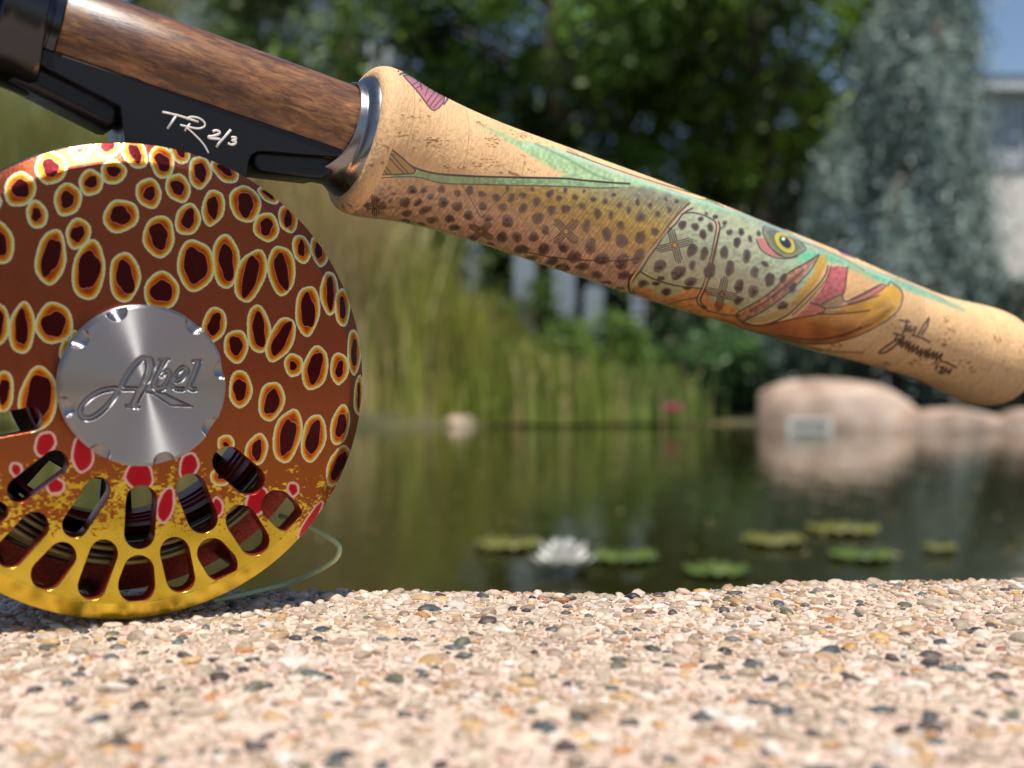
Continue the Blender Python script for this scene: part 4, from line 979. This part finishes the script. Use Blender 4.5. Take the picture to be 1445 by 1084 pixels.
for P, w in ((g3([(805, 358), (700, 425), (600, 480), (540, 530), (500, 590), (400, 670), (300, 730), (200, 800), (260, 860)]), 1.3), (g3([(805, 360), (760, 450), (690, 530), (600, 620), (500, 700), (400, 770), (250, 845)]), 1.2), (g3([(690, 470), (600, 560), (500, 640), (400, 710), (300, 770)]), 1.0), (g3([(640, 500), (560, 580), (450, 670)]), .8),
             (g3([(870, 440), (850, 510), (790, 590), (700, 680), (600, 780), (520, 830), (420, 868), (330, 875), (250, 850)]), 1.6), (g3([(895, 440), (870, 520), (800, 610), (720, 700), (610, 800)]), 1.0),
             (g3([(1012, 450), (1000, 560), (985, 640), (930, 662), (820, 722)]), 1.3), (g3([(742, 708), (850, 755), (800, 792), (700, 812), (600, 832), (420, 872)]), 1.3), (g3([(740, 710), (815, 722)]), 1.0), (g3([(815, 722), (870, 752), (1000, 730), (1100, 705), (1239, 655)]), 1.2),
             (g3([(975, 650), (995, 700), (1120, 655), (1239, 585)]), 1.2), (g3([(800, 785), (900, 790), (1000, 785), (1100, 775), (1172, 764)]), 1.5), (g3([(820, 770), (1000, 772)]), .8),
             (p6([(290, 430), (400, 375), (470, 340), (500, 352), (440, 395), (380, 425), (280, 455)]), 1.1), (p6([(510, 350), (530, 320), (545, 335), (590, 372), (600, 420), (575, 490), (500, 555), (400, 612), (300, 655), (180, 685), (60, 690), (-60, 670), (-300, 610)]), 1.3),
             (p6([(420, 570), (300, 620), (180, 655), (40, 665), (-120, 640)]), 1.2), (p6([(355, 590), (250, 640), (150, 660)]), 1.6)): A.stroke(spline(P, 3), w, DK, .88)
# gill covers
def dbl(P, w=1.5, col=DK): A.stroke(spline(P, 4), w, col, .92)
dbl(gill, 2.0); dbl(g2([(1020, 330), (950, 370), (900, 440), (820, 520), (760, 610), (700, 690), (650, 770), (590, 850), (570, 900), (600, 950)]), 1.5)
A.stroke(spline(g2([(985, 320), (920, 385), (850, 470), (770, 570), (690, 660), (640, 745), (575, 860), (575, 930)]), 4), 2.2, (206, 170, 128), .8)
dbl(g2([(640, 790), (700, 830), (800, 868), (920, 898), (1090, 915)]), 1.4)
dbl(g2([(940, 375), (1000, 362), (1080, 375), (1160, 410), (1195, 440)]), 1.3)
pc = g2([(1195, 430), (1205, 470), (1190, 560), (1165, 680), (1135, 800), (1105, 900), (1065, 990), (1075, 1030), (1110, 1060)])
A.stroke(spline(pc, 4), 4.2, (208, 166, 122), .95); dbl([(x - 2.3, y) for x, y in pc], 1.3); dbl([(x + 2.5, y) for x, y in pc], 1.6)
A.stroke(spline(g3([(120, 150), (80, 180), (60, 260), (30, 380), (10, 540)]), 3), 1.2, DK, .7)
dbl(g3([(-60, 700), (-20, 760), (60, 785), (140, 800), (230, 800)]), 1.2, DK2); dbl(g2([(850, 1030), (950, 1000), (1060, 980)]), 1.0, DK2); dbl([(1000, 452), (1075, 472), (1160, 494), (1220, 498)], 1.2, (140, 80, 44))
# spots
def spots_in(fn, sc2, L_, col=(82, 58, 48), al=.86):
    for s in L_:
        u, v_, ru, rv = s[:4]; g = s[4] if len(s) > 4 else 0; (x, y), = [p[:2] for p in fn([(u, v_)])]
        al2 = al * rng.uniform(.72, 1.0); A.poly(ell(x, y, ru / sc2 * .92, rv / sc2 * .92, g, 18, .08), (lambda c0: (lambda X, Y: np.array(c0) * (.75 + .5 * nz(X, Y))[..., None]))(col), 1.1, al2)
        A.poly(ell(x, y, ru / sc2 * .45, rv / sc2 * .5, g, 12, .1), tuple(c * .78 for c in col), 1.0, .5)
G1S = [(130,230,45,40),(225,235,35,25,-30),(380,225,40,35),(515,258,35,32),(620,235,38,40),(725,265,38,32),(845,295,42,35,-20),(940,215,22,30),(1072,275,35,32,-30),(1152,225,18,25),(1303,262,32,42,30),(1430,228,15,25),(70,335,50,45),(180,335,45,28,-40),(285,285,35,25,-40),(395,335,45,52,20),(515,370,50,45,-30),(732,370,40,38),(975,300,33,42,20),(1188,332,35,45),(1378,300,30,28),(1075,385,38,48,20),(900,378,45,38,-30),(1315,405,38,50,15),(1430,395,35,40),(85,430,55,30,-15),(240,400,62,38,-25),(303,485,55,35),(450,475,42,38),(608,445,45,42),(775,470,45,35),(940,495,52,58,10),(1200,470,55,55,30),(80,495,50,18,10),(210,520,45,14,10),(490,550,55,30,-5),(895,632,55,45,-15),(1020,630,50,50),(1165,630,45,45),(1262,570,38,45),(1062,735,65,42),(1250,735,55,55),(1410,715,40,40),(640,640,50,16,12),(800,690,40,16,12),(1150,805,60,20,5),(1320,835,60,38,-15)]
G2S = [(95,195,15,15),(228,205,14,16),(165,248,25,22),(297,265,25,20),(380,280,22,28),(447,232,20,16),(490,305,25,28),(553,342,22,28),(618,285,18,28),(712,310,18,25),(765,370,25,25),(825,263,15,18),(903,280,20,20),(850,342,22,25),(215,315,28,35),(97,335,35,35),(328,370,32,40),(425,380,20,38),(640,395,38,45),(495,455,30,40),(245,460,32,50),(395,520,38,55),(745,500,35,35),(502,570,52,52,20),(640,545,40,55,20),(275,605,45,62,10),(80,615,42,42),(158,685,52,55),(360,700,55,50,-10),(505,720,55,65,15),(625,680,40,70,40),(215,757,55,32,-5),(322,817,45,30),(518,820,55,35,-20),(395,872,42,15),(490,915,35,12,10)]
HD = [(945,452,32,38),(1038,465,32,32),(1095,520,30,38),(1150,470,22,40,-15),(1080,408,22,20),(1185,393,22,16),(1120,370,12,16),(1015,635,38,58,15),(1103,660,32,55,20),(1018,747,25,38,15),(780,750,42,58,30),(915,800,50,62,42),(1005,865,50,36,-30),(1145,785,48,60,10),(790,840,32,18),(660,878,45,28),(752,880,30,18),(828,940,42,28),(980,915,30,12)]
H3 = [(48,85,20,16),(118,128,20,18),(152,197,25,25),(238,193,25,30),(303,243,18,30,-15),(208,270,32,40),(365,205,18,25),(115,342,36,50,5),(155,458,38,60,8),(278,370,30,58),(410,425,32,22,30),(335,485,32,50,10),(445,540,38,58,20),(222,587,38,52,15),(325,625,42,48,30),(220,693,40,30,-40),(545,530,22,45,20),(540,728,44,30,-30),(612,598,30,42,30)]
A.poly(ell(*g2([(828, 935)])[0], 20, 9, 0), (172, 162, 120), 1.5, .9)
spots_in(g1_, 6.02, G1S); spots_in(g2, 5.1625, G2S); spots_in(g2, 5.1625, HD, (70, 50, 44), .92); spots_in(g3, 5.1625, H3, (70, 50, 44), .92)
for _ in range(26): x, y = rng.uniform(505, 560), rng.uniform(262, 300); A.poly(ell(x, y, 3.5, 2.6, rng.uniform(-30, 10)), (80, 56, 44), 1, .35)
# sun symbols
def zia(x, y, r0, ang, squash=1.0, cc=(196, 148, 60)):
    for k in range(4):
        a = R(ang + 90 * k); dx, dy = math.cos(a), math.sin(a)
        for j in (-1.5, -.5, .5, 1.5):
            s0 = 4.0 + .6 * (abs(j) > 1); s1 = r0 * (1.0 if abs(j) < 1 else .84); o_ = j * 3.0
            A.stroke([(x + dx * s0 - dy * o_, y + (dy * s0 + dx * o_) * squash), (x + dx * s1 - dy * o_, y + (dy * s1 + dx * o_) * squash)], 1.0, (44, 28, 20), .95)
    A.poly(ell(x, y, 4.6, 4.6 * squash, wob=0), (60, 38, 26), .4); A.poly(ell(x, y, 3.4, 3.4 * squash, wob=0), cc, .4)
zia(*g2([(98, 500)])[0], 23, 45); zia(*g2([(890, 600)])[0], 26, 75); zia(*g3([(95, 645)])[0], 25, 12, cc=(150, 100, 60)); zia(*g1_([(715, 585)])[0], 21, 40, .75, (170, 110, 60)); zia(530, 291, 15, 0, .9, (120, 80, 50)); zia(794, 378, 10, 20, .6, (150, 100, 60))
# eye
A.poly(g3([(345, 235), (420, 240), (470, 330), (530, 385), (450, 365), (380, 315)]), (198, 122, 108), 1.0, .95)
A.poly(g3([(395, 170), (440, 145), (520, 170), (620, 230), (690, 290), (700, 320), (640, 360), (570, 378), (500, 350), (420, 260)]), (134, 132, 92), .8, 1)
A.poly(g3([(420, 190), (470, 165), (560, 200), (640, 265), (670, 310), (620, 350), (540, 350), (470, 290)]), (96, 104, 80), 1.5, .8)
ex_, ey_ = g3([(555, 270)])[0]
A.poly(ell(ex_, ey_, 11.5, 19, -42, wob=.01), (92, 70, 30), .5); A.poly(ell(ex_, ey_, 10.6, 18, -42, wob=.01), (206, 180, 48), .5); A.poly(ell(ex_ + .3, ey_, 7.6, 13.5, -42, wob=.01), (170, 170, 60), .8); A.poly(ell(ex_ + .8, ey_ - .2, 6.0, 10.2, -42, wob=.02), (34, 34, 28), .5); A.poly(ell(ex_ - 2, ey_ - 5, 2.6, 2.6), (230, 232, 226), .5)
for P in (g3([(395, 200), (400, 160), (440, 140), (540, 175), (640, 240), (700, 300), (700, 330), (620, 372), (560, 380), (500, 355), (440, 290), (395, 200)]), g3([(350, 250), (380, 320), (450, 368), (530, 388), (600, 385), (650, 370)]), g3([(430, 280), (480, 335), (540, 370)])): A.stroke(spline(P, 3), 1.1, DK, .85)
# back line, green bands, pale highlight streak, tail triangle, fins
gb = s3([(285, 640), (440, 668), (580, 692), (800, 708), (1334, 722)]) + g2([(200, 128), (400, 145), (600, 160), (740, 170), (640, 172), (480, 176), (300, 180), (120, 172)]) + s3([(1000, 752), (800, 750), (600, 742), (440, 712), (300, 716)])
A.poly(gb, lambda X, Y: np.array([140, 168, 116]) * (.88 + .24 * nz(X, Y))[..., None], .8, 1)
wedge = s3([(815, 398), (900, 425), (1000, 470), (1150, 520), (1334, 560)]) + [(860, 242), (930, 262), (1000, 288), (1060, 308), (1000, 296), (940, 272), (900, 262)] + g2([(400, 140), (0, 105)]) + s3([(1334, 690), (1250, 660), (1150, 600), (1060, 545), (900, 450)])
A.poly(wedge, lambda X, Y: np.array([150, 190, 136]) * (.88 + .24 * nz(X, Y))[..., None], 3.5, .85)
A.stroke(spline([(745, 203), (800, 218), (860, 240), (920, 262), (1000, 288), (1075, 314), (1130, 338), (1180, 362), (1260, 396)], 4), 4.5, (178, 214, 190), .75, 1.5)  # pale green band with the varnish's silvery highlight painted into its colour
A.stroke(spline(s3([(1150, 515), (1334, 600)]) + g2([(300, 80), (440, 130)]), 3), 2.0, (96, 112, 86), .5, 1.5)
A.stroke(spline([(800, 214), (860, 236), (920, 256), (1000, 280), (1075, 306)], 4), 1.0, DK, .6)
A.stroke(spline(s3([(285, 535), (360, 595), (440, 655), (580, 690), (800, 705), (1100, 712), (1334, 718)]) + g2([(200, 125), (400, 142), (560, 152)]), 4), 1.9, (50, 40, 34), .95)
A.stroke(spline(s3([(230, 715), (440, 708), (600, 745), (800, 752), (1334, 764)]) + g2([(300, 182), (480, 180)]), 4), 1.1, (70, 56, 44), .8)
tri = s3([(288, 532), (360, 592), (445, 668), (432, 688), (330, 694), (228, 695)])
A.poly(tri, (168, 132, 66), .6); A.stroke(tri + [tri[0]], 1.3, DK, .9)
for P in (s3([(268, 570), (330, 640), (378, 690)]), s3([(290, 560), (350, 630), (400, 685)]), s3([(248, 620), (300, 690)]), s3([(240, 650), (280, 693)])): A.stroke(P, 1.2, DK, .9)
fin = s3([(372, 112), (440, 112), (500, 150), (560, 190), (612, 222), (605, 275), (555, 318), (515, 285), (460, 210), (410, 155)])
A.poly(fin, (198, 122, 128), .6); A.stroke(spline(fin + [fin[0]], 2), 1.2, (80, 50, 56), .9)
A.stroke(spline(s3([(340, 130), (360, 100), (420, 108), (520, 160), (600, 210), (634, 240), (612, 280)]), 3), 1.7, (74, 48, 58), .8)
for P in (s3([(470, 140), (430, 165)]), s3([(480, 195), (470, 150)]), s3([(520, 180), (500, 230)]), s3([(560, 200), (510, 270)]), s3([(585, 215), (530, 290)]), s3([(605, 240), (550, 300)]), s3([(450, 185), (480, 170)])): A.stroke(P, 1.1, (84, 48, 58), .8)
for P in (s3([(325, 100), (345, 85)]), s3([(335, 125), (355, 105)])): A.stroke(P, 1.2, DK, .8)
A.poly(p6([(200, 120), (300, 165), (320, 190), (240, 165)]), (206, 120, 118), 1.2, .9); A.stroke(spline([(1108, 334), (1150, 348), (1190, 366), (1220, 382)], 3), 1.2, (140, 104, 60), .8)
A.stroke(spline([(1160, 352), (1220, 378), (1280, 402), (1340, 430), (1360, 440)], 3), 3.2, (140, 186, 140), .55, 2.5)
# signature
sig = [[(380, 245), (490, 265)], [(470, 245), (440, 330), (420, 395)], [(430, 380), (470, 300), (465, 370), (505, 310), (500, 375), (560, 320), (540, 395)], [(705, 225), (650, 300), (590, 400)], [(705, 225), (690, 300), (630, 400)], [(520, 410), (620, 440), (712, 490)],
       [(320, 390), (440, 425)], [(365, 400), (330, 470)], [(430, 440), (360, 460), (260, 520), (160, 600), (230, 600), (330, 530), (395, 460), (380, 520)], [(380, 520), (430, 455), (405, 545), (470, 470), (450, 560), (505, 485), (480, 585), (545, 515), (520, 600), (590, 530), (565, 620), (635, 560), (600, 645), (680, 570), (655, 650), (700, 600), (720, 560), (690, 660), (760, 590), (740, 670), (800, 600), (780, 690), (850, 610), (830, 690), (900, 712), (1000, 768)],
       [(795, 735), (780, 790)], [(830, 765), (865, 760), (850, 790), (815, 822), (870, 826)], [(905, 770), (880, 805), (945, 812)], [(950, 780), (920, 835)]]
for P in sig: A.stroke(spline(g4(P), 3) if len(P) > 2 else g4(P), 1.9, (74, 46, 36), .88)
# bake the drawing into the grip's texture
fx = np.clip((U_ - 470) * 3, 0, AW - 1.01); fy = np.clip((V_ - 80) * 3, 0, AH - 1.01)
x0 = fx.astype(int); y0 = fy.astype(int); wx = (fx - x0)[..., None]; wy = (fy - y0)[..., None]
tex = (A.c[y0, x0] * (1 - wx) + A.c[y0, x0 + 1] * wx) * (1 - wy) + (A.c[y0 + 1, x0] * (1 - wx) + A.c[y0 + 1, x0 + 1] * wx) * wy
base = np.array([226, 184, 134], np.float32); paint = np.abs(tex - base).sum(-1) / 255.0; pm = np.clip(paint * 5, 0, 1)
# keep the drawing away from the end face
endm = (np.arange(TW)[None] / TW * LT < ln_s[7 * 6]) * 1.0; pm = pm * (1 - endm)
# cork: fine grain along the turning direction, growth streaks and pits
grain = .5 * vnoise(TH_, TW, 90, 520, 21) + .3 * vnoise(TH_, TW, 260, 900, 22) + .4 * vnoise(TH_, TW, 14, 60, 23)
bands = vnoise(TH_, TW, 3, 26, 24)
cork = base * (.86 + .17 * grain + .08 * bands)[..., None] * np.array([1, .995, .985]); cork = np.clip(cork, 0, 250)
ringc = np.interp(sS, np.linspace(0, LT, 16), rng.uniform(.95, 1.03, 16)); ring_i = np.floor((sS + 3) / 12.6).astype(int); cork *= rng.uniform(.955, 1.03, 20)[ring_i][None, :, None]
jd = np.abs((sS + 3) % 12.6 - 6.3); jm = (np.clip(1 - (6.3 - jd) / .16, 0, 1)[None] * (.35 + .5 * vnoise(TH_, 1, 60, 1, 41)))[..., None]; cork = cork * (1 - .32 * jm)
fine_ = vnoise(TH_, TW, 60, 1300, 43)[..., None]; cork = cork * (.965 + .06 * fine_)
pit = vnoise(TH_, TW, 120, 260, 31) * .6 + vnoise(TH_, TW, 26, 40, 32) * .55; pitm = np.clip((pit - .84) * 9, 0, 1)[..., None]
cork = cork * (1 - pitm * .65) + np.array([128, 84, 54]) * pitm * .65
for (px, py, k, sx_, sy_) in ((612, 200, 30, 9, 4), (700, 198, 26, 9, 5), (690, 230, 18, 14, 5), (588, 165, 8, 8, 2), (565, 190, 8, 5, 2), (640, 236, 10, 10, 3), (745, 188, 14, 16, 3), (1335, 455, 10, 4, 6)):
    for _ in range(k):                                       # lenticel clusters traced on the cork
        qx, qy = px + rng.normal(0, sx_), py + rng.normal(0, sy_)
        j0 = int(np.abs(pS + 1.5).argmin()); j1 = int(np.abs(pS - 1.5).argmin())
        dc = (U_[j0:j1:12, ::12] - qx) ** 2 + (V_[j0:j1:12, ::12] - qy) ** 2; jy, jx = np.unravel_index(dc.argmin(), dc.shape); jy = j0 + jy * 12; jx = jx * 12
        w_ = (slice(max(0, jy - 90), jy + 90), slice(max(0, jx - 60), jx + 60))
        dd = (U_[w_] - qx) ** 2 / rng.uniform(2, 9) + (V_[w_] - qy) ** 2 / rng.uniform(.6, 2)
        mm = (np.clip(1.2 - dd, 0, 1) * .6)[..., None]; cork[w_] = cork[w_] * (1 - mm) + np.array([130, 82, 50]) * mm
out = cork * (1 - pm[..., None]) + tex * (.93 + .1 * grain)[..., None] * pm[..., None]
gimg = to_image('trout_painting', out, pm)
corkm = mat('painted_cork', (226, 184, 134), .75, coat=0.0); n = N(corkm); im = n.add('ShaderNodeTexImage'); im.image = gimg; im.interpolation = 'Cubic'
n.ln(im.outputs[0], n.p.inputs['Base Color'])
mr = n.add('ShaderNodeMapRange'); mr.inputs['To Min'].default_value = .72; mr.inputs['To Max'].default_value = .34; n.ln(im.outputs[1], mr.inputs[0]); n.ln(mr.outputs[0], n.p.inputs['Roughness'])
mr2 = n.add('ShaderNodeMapRange'); mr2.inputs['To Max'].default_value = 1.0; n.ln(im.outputs[1], mr2.inputs[0]); n.ln(mr2.outputs[0], n.p.inputs['Coat Weight']); n.p.inputs['Coat Roughness'].default_value = .07
bw = n.add('ShaderNodeRGBToBW'); n.ln(im.outputs[0], bw.inputs[0]); v = n.coords()
b1 = n.bump(bw.outputs[0], .12, .25); b2 = n.bump(n.noise(v, 3.5, 6, .7), .10, .08, b1); n.ln(b2, n.p.inputs['Normal'])
b3 = n.bump(n.noise(v, .9, 4, .6), .05, .12); b4 = n.bump(bw.outputs[0], .12, .2, b3); n.ln(b4, n.p.inputs['Coat Normal'])
me = np_mesh(Vg, Fg, 'cork_grip'); ul = me.uv_layers.new(name='UVMap'); li = np.empty(len(me.loops), np.int32); me.loops.foreach_get('vertex_index', li)
uvv = np.stack([np.repeat(sarr / LT, KP + 1), np.tile((ph / math.pi + 1) / 2, ns)], 1); ul.data.foreach_set('uv', uvv[li].astype(np.float32).ravel())
link('cork_grip', me, corkm, rod, angle=60)

# ================================================================ LOOSE LINE
def fm_(p, d): q = world_at(p, d * .001); return (q.x, q.y, q.z)
LP = [fm_((395, 728), 232), fm_((425, 738), 230), fm_((450, 751), 229), fm_((473, 765), 228), fm_((479, 777), 227.5), fm_((470, 792), 228), fm_((440, 810), 230), fm_((405, 824), 232), fm_((370, 833), 229), fm_((340, 840), 224.5), fm_((300, 848), 221)]
LP = [(x, y, max(z, .00055 + .0)) for x, y, z in LP]
lpts = spline(LP, 8); V, F = tube(lpts, .0005, 10); me = mesh(V, F)
lm = mat('loose_line', (176, 190, 140), .35, coat=.4)
o = link('fly_line', me, lm); tag(o, 'loose pale green fly line curling out behind the reel onto the coping', 'fishing line')
